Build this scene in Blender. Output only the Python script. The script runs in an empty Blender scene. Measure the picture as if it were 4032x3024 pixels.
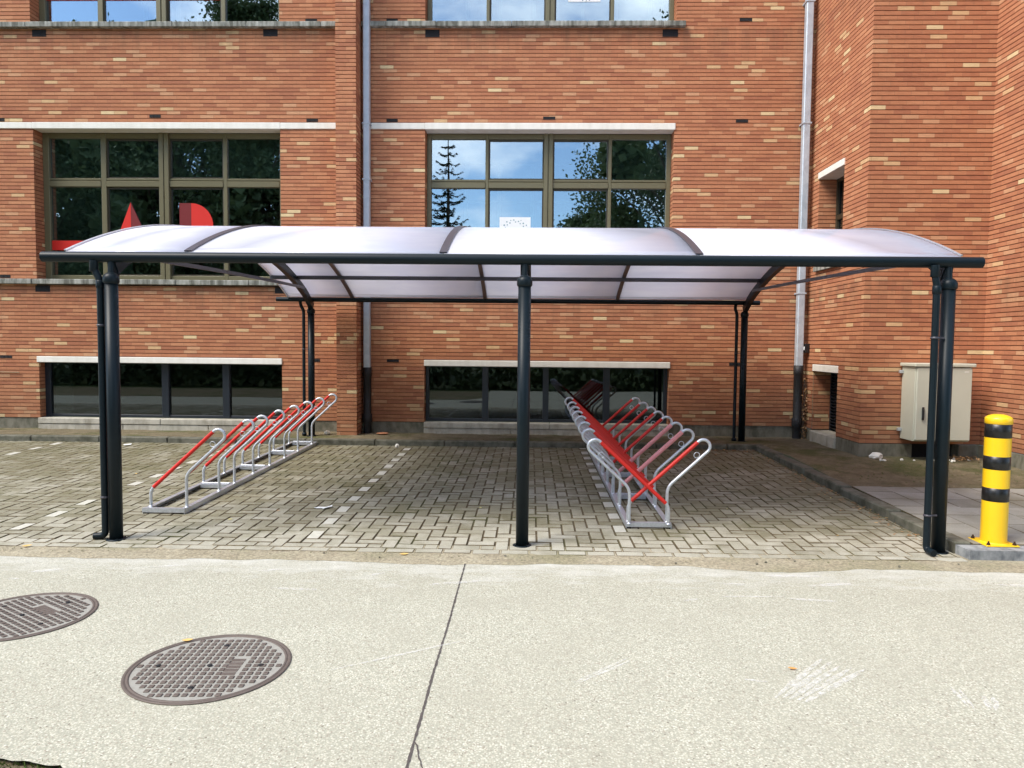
import bpy, math, random
from mathutils import Vector, Matrix, noise
R = math.radians
rnd = random.Random(7)
SC = bpy.context.scene
COL = SC.collection

# ------------------------------------------------------------------ helpers
class MB:
    def __init__(s): s.v = []; s.f = []; s.m = []; s.sm = []
    def quad(s, a, b, c, d, mi=0, smooth=False):
        n = len(s.v); s.v += [tuple(a), tuple(b), tuple(c), tuple(d)]
        s.f.append((n, n+1, n+2, n+3)); s.m.append(mi); s.sm.append(smooth)
    def face(s, pts, mi=0, smooth=False):
        n = len(s.v); s.v += [tuple(p) for p in pts]
        s.f.append(tuple(range(n, n+len(pts)))); s.m.append(mi); s.sm.append(smooth)
    def raw(s, vs, fs, mi=0, smooth=False):
        n = len(s.v); s.v += [tuple(p) for p in vs]
        for f in fs: s.f.append(tuple(n+i for i in f)); s.m.append(mi); s.sm.append(smooth)
    def box(s, x0, x1, y0, y1, z0, z1, b=0.0, mi=0, M=None):
        """box with optional chamfer b on all edges"""
        if b <= 0:
            vs = [(x0,y0,z0),(x1,y0,z0),(x1,y1,z0),(x0,y1,z0),(x0,y0,z1),(x1,y0,z1),(x1,y1,z1),(x0,y1,z1)]
            fs = [(0,3,2,1),(4,5,6,7),(0,1,5,4),(1,2,6,5),(2,3,7,6),(3,0,4,7)]
        else:
            b = min(b, (x1-x0)*.45, (y1-y0)*.45, (z1-z0)*.45)
            vs = []; X = (x0, x1); Y = (y0, y1); Z = (z0, z1)
            idx = {}
            for i in (0,1):
                for j in (0,1):
                    for k in (0,1):
                        sx = 1-2*i; sy = 1-2*j; sz = 1-2*k
                        idx[i,j,k,0] = len(vs); vs.append((X[i], Y[j]+sy*b, Z[k]+sz*b))
                        idx[i,j,k,1] = len(vs); vs.append((X[i]+sx*b, Y[j], Z[k]+sz*b))
                        idx[i,j,k,2] = len(vs); vs.append((X[i]+sx*b, Y[j]+sy*b, Z[k]))
            g = idx; fs = []
            for i in (0,1):
                fs.append([g[i,0,0,0], g[i,0,1,0], g[i,1,1,0], g[i,1,0,0]][::(1 if i == 0 else -1)])
                fs.append([g[0,i,0,1], g[1,i,0,1], g[1,i,1,1], g[0,i,1,1]][::(1 if i == 0 else -1)])
                fs.append([g[0,0,i,2], g[0,1,i,2], g[1,1,i,2], g[1,0,i,2]][::(1 if i == 0 else -1)])
            for j in (0,1):
                for k in (0,1):
                    fs.append([g[0,j,k,1], g[1,j,k,1], g[1,j,k,2], g[0,j,k,2]][::(1 if j == k else -1)])
                    fs.append([g[j,0,k,0], g[j,0,k,2], g[j,1,k,2], g[j,1,k,0]][::(1 if j != k else -1)])
                    fs.append([g[j,k,0,0], g[j,k,0,1], g[j,k,1,1], g[j,k,1,0]][::(1 if j == k else -1)])
            for i in (0,1):
                for j in (0,1):
                    for k in (0,1):
                        t = [g[i,j,k,0], g[i,j,k,1], g[i,j,k,2]]
                        fs.append(t if (i+j+k) % 2 else t[::-1])
        if M is not None: vs = [tuple(M @ Vector(p)) for p in vs]
        s.raw(vs, fs, mi)
    def tube(s, path, r, seg=12, caps=True, mi=0, closed=False, rect=None):
        """sweep a circle (or a rect (w,h)) along path; r number or list"""
        P = [Vector(p) for p in path]; n = len(P)
        T = []
        for i in range(n):
            if closed: t = P[(i+1) % n]-P[i-1]
            else: t = P[min(i+1, n-1)]-P[max(i-1, 0)]
            T.append(t.normalized())
        up = Vector((0,0,1))
        if abs(T[0].dot(up)) > .95: up = Vector((0,1,0))
        N = (up-T[0]*up.dot(T[0])).normalized()
        rings = []
        for i in range(n):
            if i:
                N = (N-T[i]*N.dot(T[i])).normalized()
            B = T[i].cross(N)
            rr = r[i] if isinstance(r, (list, tuple)) else r
            if rect: pts = [P[i]+B*(a*rect[0]/2)+N*(b*rect[1]/2) for a, b in ((-1,-1),(1,-1),(1,1),(-1,1))]
            else: pts = [P[i]+(B*math.cos(2*math.pi*k/seg)+N*math.sin(2*math.pi*k/seg))*rr for k in range(seg)]
            rings.append(pts)
        q = len(rings[0]); vs = [p for rg in rings for p in rg]; fs = []
        for i in range(n if closed else n-1):
            a = i*q; b = ((i+1) % n)*q
            for k in range(q):
                fs.append((a+k, a+(k+1) % q, b+(k+1) % q, b+k))
        s.raw(vs, fs, mi, smooth=not rect)
        if caps and not closed:
            s.face(rings[0][::-1], mi); s.face(rings[-1], mi)
    def lathe(s, cx, cy, prof, seg=24, mi=0, smooth=True):
        vs = []; fs = []
        for (r, z) in prof:
            for k in range(seg):
                a = 2*math.pi*k/seg; vs.append((cx+r*math.cos(a), cy+r*math.sin(a), z))
        for i in range(len(prof)-1):
            for k in range(seg):
                fs.append((i*seg+k, i*seg+(k+1) % seg, (i+1)*seg+(k+1) % seg, (i+1)*seg+k))
        s.raw(vs, fs, mi, smooth)
    def build(s, name, mats, parent=None):
        me = bpy.data.meshes.new(name); me.from_pydata(s.v, [], s.f)
        if not isinstance(mats, (list, tuple)): mats = [mats]
        for m in mats: me.materials.append(m)
        me.polygons.foreach_set('material_index', s.m)
        me.polygons.foreach_set('use_smooth', s.sm)
        me.update()
        o = bpy.data.objects.new(name, me); COL.objects.link(o)
        if parent is not None:
            o.parent = parent
            o.matrix_parent_inverse = Matrix.Translation(parent.location).inverted() if parent.type == 'EMPTY' else Matrix()
        return o

def tag(o, label=None, cat=None, group=None, kind=None):
    if label: o['label'] = label
    if cat: o['category'] = cat
    if group: o['group'] = group
    if kind: o['kind'] = kind
    return o
def empty(name, loc, label, cat, group=None):
    o = bpy.data.objects.new(name, None); COL.objects.link(o); o.location = loc
    o.empty_display_size = .2
    return tag(o, label, cat, group)
def fillet(pts, rad, n=6):
    P = [Vector(p) for p in pts]; out = [P[0]]
    for i in range(1, len(P)-1):
        a = (P[i-1]-P[i]); b = (P[i+1]-P[i]); la = a.length; lb = b.length; a.normalize(); b.normalize()
        d = min(rad, la*.45, lb*.45); p0 = P[i]+a*d; p1 = P[i]+b*d
        for k in range(n+1):
            t = k/n; out.append(p0*(1-t)**2+P[i]*2*t*(1-t)+p1*t*t)
    out.append(P[-1]); return out

# ------------------------------------------------------------------ node helpers
class NT:
    def __init__(s, name, world=False):
        s.mat = bpy.data.materials.new(name); s.mat.use_nodes = True
        s.t = s.mat.node_tree; s.t.nodes.clear(); s.L = s.t.links
        s.out = s.t.nodes.new('ShaderNodeOutputMaterial')
    def n(s, typ, **kw):
        nd = s.t.nodes.new(typ)
        for k, v in kw.items():
            if k == 'inp':
                for a, b in v.items():
                    if isinstance(b, bpy.types.NodeSocket): s.L.new(b, nd.inputs[a])
                    else: nd.inputs[a].default_value = b
            else: setattr(nd, k, v)
        return nd
    def math(s, op, a, b=None, c=None, clamp=False):
        nd = s.t.nodes.new('ShaderNodeMath'); nd.operation = op; nd.use_clamp = clamp
        for i, x in enumerate((a, b, c)):
            if x is None: continue
            if isinstance(x, bpy.types.NodeSocket): s.L.new(x, nd.inputs[i])
            else: nd.inputs[i].default_value = x
        return nd.outputs[0]
    def mix(s, fac, a, b, blend='MIX'):
        nd = s.t.nodes.new('ShaderNodeMix'); nd.data_type = 'RGBA'; nd.blend_type = blend
        for i, x in ((0, fac), (6, a), (7, b)):
            if isinstance(x, bpy.types.NodeSocket): s.L.new(x, nd.inputs[i])
            else: nd.inputs[i].default_value = x if i == 0 or len(x) == 4 else (*x, 1)
        return nd.outputs[2]
    def noise(s, vec, scale, detail=3, rough=.55):
        nd = s.n('ShaderNodeTexNoise', inp={'Scale': scale, 'Detail': detail, 'Roughness': rough})
        if vec is not None: s.L.new(vec, nd.inputs['Vector'])
        return nd.outputs['Fac']
    def ramp(s, fac, stops, interp='LINEAR'):
        nd = s.t.nodes.new('ShaderNodeValToRGB'); cr = nd.color_ramp; cr.interpolation = interp
        while len(cr.elements) < len(stops): cr.elements.new(.5)
        for e, (p, c) in zip(cr.elements, stops):
            e.position = p; e.color = (*c, 1) if len(c) == 3 else c
        s.L.new(fac, nd.inputs[0]); return nd.outputs[0]
    def pos(s): return s.n('ShaderNodeNewGeometry').outputs['Position']
    def scaled(s, vec, v):
        nd = s.n('ShaderNodeVectorMath', operation='MULTIPLY'); s.L.new(vec, nd.inputs[0]); nd.inputs[1].default_value = v
        return nd.outputs[0]
    def bump(s, h, strength, dist=.01, normal=None):
        nd = s.n('ShaderNodeBump', inp={'Strength': strength, 'Distance': dist, 'Height': h})
        if normal is not None: s.L.new(normal, nd.inputs['Normal'])
        return nd.outputs[0]
    def bsdf(s, col, rough=.8, metal=0, normal=None, spec=.5, coat=0):
        nd = s.n('ShaderNodeBsdfPrincipled')
        for k, x in (('Base Color', col), ('Roughness', rough), ('Metallic', metal), ('Specular IOR Level', spec), ('Coat Weight', coat)):
            if isinstance(x, bpy.types.NodeSocket): s.L.new(x, nd.inputs[k])
            elif k == 'Base Color': nd.inputs[k].default_value = (*x, 1)
            else: nd.inputs[k].default_value = x
        if normal is not None: s.L.new(normal, nd.inputs['Normal'])
        return nd
    def done(s, sh):
        s.L.new(sh.outputs[0] if hasattr(sh, 'outputs') else sh, s.out.inputs['Surface']); return s.mat

CZ = .0571; Z0 = .33; BP = .205
def mat_brick():
    t = NT('brick'); pos = t.pos(); sp = t.n('ShaderNodeSeparateXYZ'); t.L.new(pos, sp.inputs[0])
    u = t.math('ADD', sp.outputs[0], sp.outputs[1])
    zz = t.math('DIVIDE', t.math('SUBTRACT', sp.outputs[2], Z0), CZ)
    row = t.math('FLOOR', zz); fz = t.math('FRACT', zz)
    wn = t.n('ShaderNodeTexWhiteNoise', noise_dimensions='1D'); t.L.new(row, wn.inputs['W'])
    off = t.math('ADD', t.math('MULTIPLY', t.math('FLOORED_MODULO', row, 2.0), .5),
                 t.math('MULTIPLY', t.math('GREATER_THAN', wn.outputs[0], .72), .25))
    uu = t.math('ADD', t.math('DIVIDE', u, BP), off); col = t.math('FLOOR', uu); fu = t.math('FRACT', uu)
    cv = t.n('ShaderNodeCombineXYZ'); t.L.new(col, cv.inputs[0]); t.L.new(row, cv.inputs[1])
    w2 = t.n('ShaderNodeTexWhiteNoise', noise_dimensions='2D'); t.L.new(cv.outputs[0], w2.inputs['Vector'])
    rv = w2.outputs['Value']
    c = t.ramp(rv, [(0, (.375, .143, .075)), (.09, (.415, .163, .083)), (.30, (.445, .180, .090)), (.56, (.47, .196, .098)),
                    (.78, (.50, .220, .112)), (.90, (.545, .285, .155)), (.968, (.60, .38, .20)), (.991, (.67, .50, .28))], 'CONSTANT')
    big = t.noise(pos, .9, 4)
    c = t.mix(t.math('MULTIPLY', t.math('SUBTRACT', big, .35, clamp=True), 1.1, clamp=True), c, t.mix(1, c, (.82, .80, .78), 'MULTIPLY'))
    st = t.noise(t.scaled(pos, (14, 14, 60)), 1.0, 3)
    c = t.mix(.35, c, t.mix(1, c, t.ramp(st, [(.3, (.72, .70, .68)), (.7, (1.22, 1.2, 1.18))]), 'MULTIPLY'))
    # joint mortar: bed joints (recessed in the mesh) and thin head joints
    bj = t.math('GREATER_THAN', t.math('ABSOLUTE', t.math('SUBTRACT', fz, .5)), .405)
    hj = t.math('GREATER_THAN', t.math('ABSOLUTE', t.math('SUBTRACT', fu, .5)), .478)
    c = t.mix(t.math('MULTIPLY', hj, .35), c, (.24, .12, .07))
    c = t.mix(bj, c, (.21, .092, .050))
    # rain streaks and soot below the two stone sills
    stx = t.noise(t.scaled(pos, (5.5, 5.5, .35)), 1.0, 4, .7)
    for zs_ in (2.41, 6.30):
        dd = t.math('SUBTRACT', zs_, sp.outputs[2])
        mk = t.math('MULTIPLY', t.math('GREATER_THAN', dd, 0.0), t.math('SUBTRACT', 1.0, t.math('MULTIPLY', dd, 1.5), clamp=True))
        mk = t.math('MULTIPLY', mk, t.ramp(stx, [(.42, (0, 0, 0)), (.66, (1, 1, 1))]))
        c = t.mix(t.math('MULTIPLY', mk, .5), c, (.17, .10, .06))
    # damp dark staining low on the wall
    lo = t.math('MULTIPLY', t.math('SUBTRACT', 1.15, t.math('MULTIPLY', sp.outputs[2], 1.0), clamp=True), t.noise(pos, 2.3, 4), clamp=True)
    c = t.mix(t.math('MULTIPLY', lo, .75), c, (.13, .075, .04))
    hs = t.n('ShaderNodeHueSaturation', inp={'Saturation': .99, 'Value': 1.03}); c = t.mix(1, c, (1.0, 1.015, .99), 'MULTIPLY'); t.L.new(c, hs.inputs['Color']); c = hs.outputs[0]
    nf = t.noise(pos, 160, 2)
    nm = t.bump(nf, .5, .002)
    return t.done(t.bsdf(c, .88, normal=nm, spec=.3))
def simple(name, col, rough=.5, metal=0, var=.15, scale=12, bump=0, spec=.5, coat=0, bs=80):
    t = NT(name); pos = t.pos(); nz = t.noise(pos, scale, 4)
    c = t.mix(nz, tuple(x*(1-var) for x in col), tuple(min(1, x*(1+var)) for x in col))
    nm = t.bump(t.noise(pos, bs, 3), bump, .004) if bump else None
    return t.done(t.bsdf(c, rough, metal, nm, spec, coat))
def mat_stone(name, base, dark, sc=3.5, streak=.6, lo=.42, hi=.62, vz=.12):
    t = NT(name); pos = t.pos()
    a = t.noise(t.scaled(pos, (1, 1, .35)), sc*2.2, 5, .7); b = t.noise(t.scaled(pos, (1, 1, vz)), sc*5, 3)
    f = t.ramp(t.math('MULTIPLY', t.math('ADD', a, b), .5), [(lo, (0, 0, 0)), (hi, (1, 1, 1))])
    c = t.mix(t.math('MULTIPLY', f, streak), base, dark)
    nm = t.bump(t.noise(pos, 60, 4), .35, .004)
    return t.done(t.bsdf(c, .85, normal=nm, spec=.3))
M = {}
M['brick'] = mat_brick()
M['lintel'] = mat_stone('white_lintel_stone', (.80, .775, .69), (.52, .49, .40), 2.0, .28)
M['sill'] = mat_stone('weathered_sill_stone', (.40, .40, .35), (.10, .10, .08), 3.2, .95, .38, .58)
M['basesill'] = mat_stone('pale_base_stone', (.47, .44, .36), (.22, .20, .15), 2.0, .7, vz=.6)
M['plinth'] = mat_stone('cement_plinth', (.20, .185, .14), (.07, .07, .045), 2.2, .8, vz=.6)
M['void'] = simple('dark_void', (.012, .011, .012), .9, var=.3)
M['bronze'] = simple('bronze_window_frame', (.155, .137, .073), .42, .2, .12, 30)
M['bronze_dark'] = simple('dark_bronze_frame', (.055, .046, .028), .45, .25, .12, 30)
M['navyframe'] = simple('dark_navy_frame', (.012, .017, .024), .4, 0, .2, 20)
M['anthracite'] = simple('anthracite_powder_coat', (.0045, .0105, .0145), .42, 0, .12, 25, .05, spec=.22)
M['anthracite2'] = simple('grey_violet_bar', (.052, .050, .062), .35, 0, .15, 25)
M['galv'] = None
M['zinc'] = None
M['castiron'] = simple('black_cast_iron', (.012, .013, .014), .6, 0, .4, 18, .3)
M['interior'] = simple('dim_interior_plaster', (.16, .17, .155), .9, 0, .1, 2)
M['interior_pale'] = simple('pale_partition', (.42, .47, .42), .7, 0, .1, 3)
M['grey_panel'] = simple('grey_green_panel', (.45, .54, .49), .8, 0, .06, 3)
M['red'] = simple('red_card', (.62, .012, .004), .7, 0, .05, 3)
M['darkred'] = simple('dark_red_card', (.16, .004, .006), .7, 0, .05, 3)
M['paper'] = simple('white_paper', (.80, .82, .80), .7, 0, .03, 5)
M['ink'] = simple('grey_blue_ink', (.20, .33, .35), .8, 0, .05, 5)
M['cab'] = simple('cream_grey_cabinet_paint', (.50, .50, .40), .45, 0, .05, 6, .05)
M['black'] = simple('black_plastic', (.012, .012, .013), .35, 0, .1, 20)
M['yellow'] = simple('yellow_paint', (.86, .53, .008), .36, 0, .05, 9, .06, coat=.2, bs=25)
M['yblack'] = simple('black_band_paint', (.008, .008, .008), .34, 0, .2, 20)
M['bolt'] = simple('rusty_bolt', (.06, .035, .02), .6, .5, .4, 90)
M['sleeve'] = simple('red_sleeve', (.60, .018, .010), .42, 0, .10, 14, .05)
M['pinksleeve'] = simple('pale_pink_sleeve', (.72, .27, .27), .5, 0, .18, 30, .5, bs=30)  # paler pink than the other sleeves, with a stronger bump
M['kerb'] = mat_stone('kerb_concrete', (.15, .145, .11), (.055, .055, .035), 2.4, .85, vz=1)
M['bluestone'] = mat_stone('blue_grey_stone', (.30, .31, .31), (.10, .11, .12), 3.0, .9, vz=1)
def mat_metal(name, c0, c1, rough, sc, met=.72):
    t = NT(name); pos = t.pos()
    v = t.n('ShaderNodeTexVoronoi', inp={'Scale': sc}); t.L.new(pos, v.inputs['Vector'])
    sepc = t.n('ShaderNodeSeparateColor'); t.L.new(v.outputs['Color'], sepc.inputs[0])
    f = t.math('ADD', t.math('MULTIPLY', sepc.outputs[0], .5), t.math('MULTIPLY', t.noise(pos, 5, 3), .5))
    c = t.mix(f, c0, c1)
    return t.done(t.bsdf(c, t.math('ADD', rough, t.math('MULTIPLY', f, .12)), met, spec=.5))
M['galv'] = mat_metal('galvanised_steel', (.50, .53, .57), (.70, .73, .77), .34, 90)
M['zinc'] = mat_metal('zinc_sheet', (.40, .46, .50), (.56, .62, .66), .42, 14, .35)

def mat_glass(name, tint, refl, fm=1.7):
    t = NT(name); pos = t.pos()
    nm = t.bump(t.noise(t.scaled(pos, (.7, .7, .7)), 1.3, 1), .05, .02)
    lw = t.n('ShaderNodeFresnel', inp={'IOR': 1.55}); t.L.new(nm, lw.inputs['Normal'])
    fac = t.math('ADD', t.math('MULTIPLY', lw.outputs[0], fm), refl, clamp=True)
    g = t.n('ShaderNodeBsdfGlossy', inp={'Roughness': .004, 'Color': (.80, .91, 1, 1)}); t.L.new(nm, g.inputs['Normal'])
    tr = t.n('ShaderNodeBsdfTransparent', inp={'Color': (*tint, 1)})
    mx = t.n('ShaderNodeMixShader'); t.L.new(fac, mx.inputs[0]); t.L.new(tr.outputs[0], mx.inputs[1]); t.L.new(g.outputs[0], mx.inputs[2])
    return t.done(mx)
M['glass'] = mat_glass('coated_window_glass', (.60, .68, .64), .22)
M['glass2'] = mat_glass('dark_basement_glass', (.40, .44, .42), .02, 1.5)
def mat_poly():
    t = NT('opal_polycarbonate'); pos = t.pos()
    nz = t.math('ADD', t.math('MULTIPLY', t.noise(pos, 3.0, 4), .5), t.math('MULTIPLY', t.ramp(t.noise(t.scaled(pos, (1, 2.5, 2.5)), 1.6, 6, .7), [(.4, (0, 0, 0)), (.62, (1, 1, 1))]), .5))
    c = t.mix(nz, (.83, .84, .93), (.94, .945, .998))
    d = t.n('ShaderNodeBsdfDiffuse'); t.L.new(c, d.inputs['Color'])
    tl = t.n('ShaderNodeBsdfTranslucent'); t.L.new(c, tl.inputs['Color'])
    m1 = t.n('ShaderNodeMixShader', inp={0: .5}); t.L.new(d.outputs[0], m1.inputs[1]); t.L.new(tl.outputs[0], m1.inputs[2])
    fr0 = t.n('ShaderNodeFresnel', inp={'IOR': 1.52}); gm = t.n('ShaderNodeNewGeometry')
    fr = t.n('ShaderNodeMath', operation='MULTIPLY'); t.L.new(fr0.outputs[0], fr.inputs[0])
    t.L.new(t.math('MULTIPLY', t.math('SUBTRACT', 1.0, gm.outputs['Backfacing']), .42), fr.inputs[1])
    g = t.n('ShaderNodeBsdfGlossy', inp={'Roughness': .05}); 
    m2 = t.n('ShaderNodeMixShader'); t.L.new(fr.outputs[0], m2.inputs[0]); t.L.new(m1.outputs[0], m2.inputs[1]); t.L.new(g.outputs[0], m2.inputs[2])
    return t.done(m2)
M['poly'] = mat_poly()
def mat_road():
    t = NT('exposed_aggregate_concrete'); pos = t.pos(); sp = t.n('ShaderNodeSeparateXYZ'); t.L.new(pos, sp.inputs[0])
    v = t.n('ShaderNodeTexVoronoi', inp={'Scale': 105.0}); t.L.new(pos, v.inputs['Vector'])
    sc = t.n('ShaderNodeSeparateColor'); t.L.new(v.outputs['Color'], sc.inputs[0])
    c = t.ramp(sc.outputs[0], [(0, (.29, .255, .20)), (.12, (.42, .40, .315)), (.40, (.475, .455, .362)), (.68, (.515, .495, .40)), (.88, (.585, .57, .475)), (.985, (.16, .13, .10))], 'CONSTANT')
    c = t.mix(t.ramp(v.outputs['Distance'], [(.35, (0, 0, 0)), (.62, (1, 1, 1))]), c, (.335, .33, .26))
    fine = t.noise(pos, 150, 3)
    c = t.mix(.35, c, t.mix(1, c, t.ramp(fine, [(.35, (.70, .70, .68)), (.65, (1.25, 1.25, 1.23))]), 'MULTIPLY'))
    mid = t.noise(pos, 2.2, 5, .65)
    c = t.mix(t.ramp(mid, [(.40, (0, 0, 0)), (.70, (.5, .5, .5))]), c, (.33, .315, .245))
    # smoother laitance, pale, in a band by the paving edge and in patches
    edge = t.math('MULTIPLY', t.math('SUBTRACT', sp.outputs[1], 4.35, clamp=True), 1.5, clamp=True)
    pat = t.ramp(t.math('ADD', t.math('MULTIPLY', t.noise(t.scaled(pos, (1, 2.6, 1)), 2.6, 5, .7), .8), t.math('MULTIPLY', edge, .30)), [(.52, (0, 0, 0)), (.82, (1, 1, 1))])
    c = t.mix(t.math('MULTIPLY', pat, .72), c, (.56, .555, .50))
    nm = t.bump(t.math('ADD', fine, t.math('MULTIPLY', v.outputs['Distance'], -.8)), .55, .004)
    return t.done(t.bsdf(c, .9, normal=nm, spec=.25))
M['road'] = mat_road()
def mat_dirt(name, c0, c1, c2, sc=1.0):
    t = NT(name); pos = t.pos()
    a = t.noise(pos, 6*sc, 6, .7); b = t.noise(pos, 48*sc, 5, .78); g = t.noise(pos, 1.5*sc, 4)
    c = t.mix(t.ramp(a, [(.35, (0, 0, 0)), (.65, (1, 1, 1))]), c0, c1)
    c = t.mix(t.ramp(g, [(.5, (0, 0, 0)), (.66, (.85, .85, .85))]), c, c2)
    c = t.mix(.6, c, t.mix(1, c, t.ramp(b, [(.3, (.30, .30, .30)), (.68, (1.85, 1.8, 1.7))]), 'MULTIPLY'))
    nm = t.bump(t.math('ADD', b, a), .9, .012)
    return t.done(t.bsdf(c, .95, normal=nm, spec=.15))
M['sand'] = mat_dirt('sandy_dirt', (.29, .255, .18), (.38, .345, .255), (.24, .225, .14))
M['soil'] = mat_dirt('mossy_soil', (.20, .168, .108), (.122, .103, .064), (.082, .090, .034))
M['joint'] = mat_dirt('joint_dirt', (.115, .092, .058), (.15, .122, .078), (.080, .086, .036))
M['grass'] = mat_dirt('grass_ground', (.05, .075, .02), (.035, .055, .015), (.07, .06, .03), .5)
def mat_paver():
    t = NT('concrete_pavers'); pos = t.pos(); sp = t.n('ShaderNodeSeparateXYZ'); t.L.new(pos, sp.inputs[0])
    at = t.n('ShaderNodeAttribute', attribute_name='tint')
    v = at.outputs['Fac']
    c = t.ramp(v, [(0, (.205, .19, .13)), (.3, (.25, .235, .17)), (.65, (.295, .28, .21)), (1, (.36, .345, .275))])
    # moss and dirt film
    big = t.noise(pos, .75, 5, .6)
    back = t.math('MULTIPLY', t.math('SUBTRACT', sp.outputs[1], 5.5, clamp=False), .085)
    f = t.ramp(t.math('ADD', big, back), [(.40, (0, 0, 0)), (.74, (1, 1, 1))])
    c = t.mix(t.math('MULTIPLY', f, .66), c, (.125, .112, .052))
    # pale scuffed wear near the road
    nr = t.math('SUBTRACT', 1.0, t.math('MULTIPLY', t.math('SUBTRACT', sp.outputs[1], 5.2), 1.15), clamp=True)
    w = t.ramp(t.math('ADD', t.noise(pos, 2.2, 5, .7), t.math('MULTIPLY', nr, .22)), [(.50, (0, 0, 0)), (.72, (1, 1, 1))])
    c = t.mix(t.math('MULTIPLY', w, .55), c, (.47, .45, .37))
    fine = t.noise(pos, 120, 3)
    c = t.mix(.5, c, t.mix(1, c, t.ramp(fine, [(.3, (.65, .65, .65)), (.7, (1.3, 1.3, 1.3))]), 'MULTIPLY'))
    nm = t.bump(fine, .5, .003)
    return t.done(t.bsdf(c, .88, normal=nm, spec=.25))
M['paver'] = mat_paver()
M['whitepaver'] = simple('white_marker_paver', (.47, .46, .39), .85, 0, .22, 30, .3, spec=.2)
def mat_tile():
    t = NT('grey_concrete_slabs'); pos = t.pos(); at = t.n('ShaderNodeAttribute', attribute_name='tint')
    c = t.ramp(at.outputs['Fac'], [(0, (.25, .24, .20)), (1, (.33, .32, .275))])
    big = t.noise(pos, 1.4, 5, .65)
    c = t.mix(t.ramp(big, [(.45, (0, 0, 0)), (.7, (.7, .7, .7))]), c, (.15, .135, .085))
    fine = t.noise(pos, 140, 3)
    c = t.mix(.5, c, t.mix(1, c, t.ramp(fine, [(.3, (.7, .7, .7)), (.7, (1.25, 1.25, 1.25))]), 'MULTIPLY'))
    return t.done(t.bsdf(c, .88, normal=t.bump(fine, .4, .003), spec=.25))
M['tile'] = mat_tile()
M['iron'] = None
def mat_iron():
    t = NT('worn_cast_iron'); pos = t.pos(); nz = t.noise(pos, 22, 5, .7)
    c = t.mix(nz, (.090, .068, .056), (.17, .14, .118))
    return t.done(t.bsdf(c, .62, .35, t.bump(t.noise(pos, 160, 3), .4, .002), .4))
M['iron'] = mat_iron()
M['irongap'] = simple('sand_filled_recess', (.27, .26, .225), .9, 0, .25, 40)
M['leafy'] = [simple('dry_leaf_%d' % i, c, .6, 0, .25, 60) for i, c in enumerate([(.62, .40, .12), (.55, .25, .06), (.58, .52, .14), (.30, .17, .07)])]
def mat_leaf(name, c0, c1):
    t = NT(name); pos = t.pos(); nz = t.noise(pos, 1.1, 3)
    c = t.mix(t.ramp(nz, [(.35, (0, 0, 0)), (.65, (1, 1, 1))]), c0, c1)
    d = t.bsdf(c, .6, spec=.3); tl = t.n('ShaderNodeBsdfTranslucent'); t.L.new(c, tl.inputs[0])
    m = t.n('ShaderNodeMixShader', inp={0: .25}); t.L.new(d.outputs[0], m.inputs[1]); t.L.new(tl.outputs[0], m.inputs[2])
    return t.done(m)
M['foliage'] = mat_leaf('foliage', (.055, .085, .035), (.10, .14, .055))
M['needles'] = mat_leaf('spruce_needles', (.012, .024, .012), (.024, .04, .02))
M['bark'] = simple('bark', (.09, .065, .045), .9, 0, .35, 8, .6)
def mat_chalk():
    t = NT('chalky_scuff'); pos = t.pos()
    f = t.ramp(t.noise(t.scaled(pos, (1, 1, 1)), 30, 5, .8), [(.38, (0, 0, 0)), (.70, (.62, .62, .62))])
    b = t.bsdf((.80, .79, .75), .9, spec=.2); tr = t.n('ShaderNodeBsdfTransparent')
    m = t.n('ShaderNodeMixShader'); t.L.new(f, m.inputs[0]); t.L.new(tr.outputs[0], m.inputs[1]); t.L.new(b.outputs[0], m.inputs[2])
    return t.done(m)
M['chalk'] = mat_chalk()
M['crack'] = simple('dark_joint_filler', (.075, .062, .055), .95, 0, .5, 60, .5)

# ------------------------------------------------------------------ building
YW = 11.13; XC = 4.2; YV = 9.25; X3 = 5.71; TOP = 9.3; XL = -14.5; REV = .21
bld = empty('brick_school_building', (0, YW, .15), 'long brick building with strip windows behind the bike shelter', 'building')
G = .009; J = .0055
def wallmap(kind, c):
    if kind == 'Y': return lambda u, z, d: (u, c+d, z)       # faces -Y
    if kind == 'X': return lambda u, z, d: (c+d, u, z)       # faces -X
    if kind == 'XP': return lambda u, z, d: (c-d, u, z)      # faces +X
def brickface(mb, kind, c, u0, u1, za, zb):
    P = wallmap(kind, c)
    k = math.floor((za-Z0)/CZ)-1; 
    def q(a, da, b, db):
        pts = [P(u0, a, da), P(u1, a, da), P(u1, b, db), P(u0, b, db)]
        if kind == 'X': pts = pts[::-1]
        mb.quad(*pts)
    while Z0+k*CZ < zb+CZ:
        zc = Z0+k*CZ
        lo, hi = max(za, zc-J), min(zb, zc+J)
        if hi > lo+1e-5: q(lo, G, hi, G)
        if za < zc-J < zb: q(zc-J, 0, zc-J, G)
        if za < zc+J < zb: q(zc+J, G, zc+J, 0)
        lo, hi = max(za, zc+J), min(zb, zc+CZ-J)
        if hi > lo+1e-5: q(lo, 0, hi, 0)
        k += 1
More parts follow.
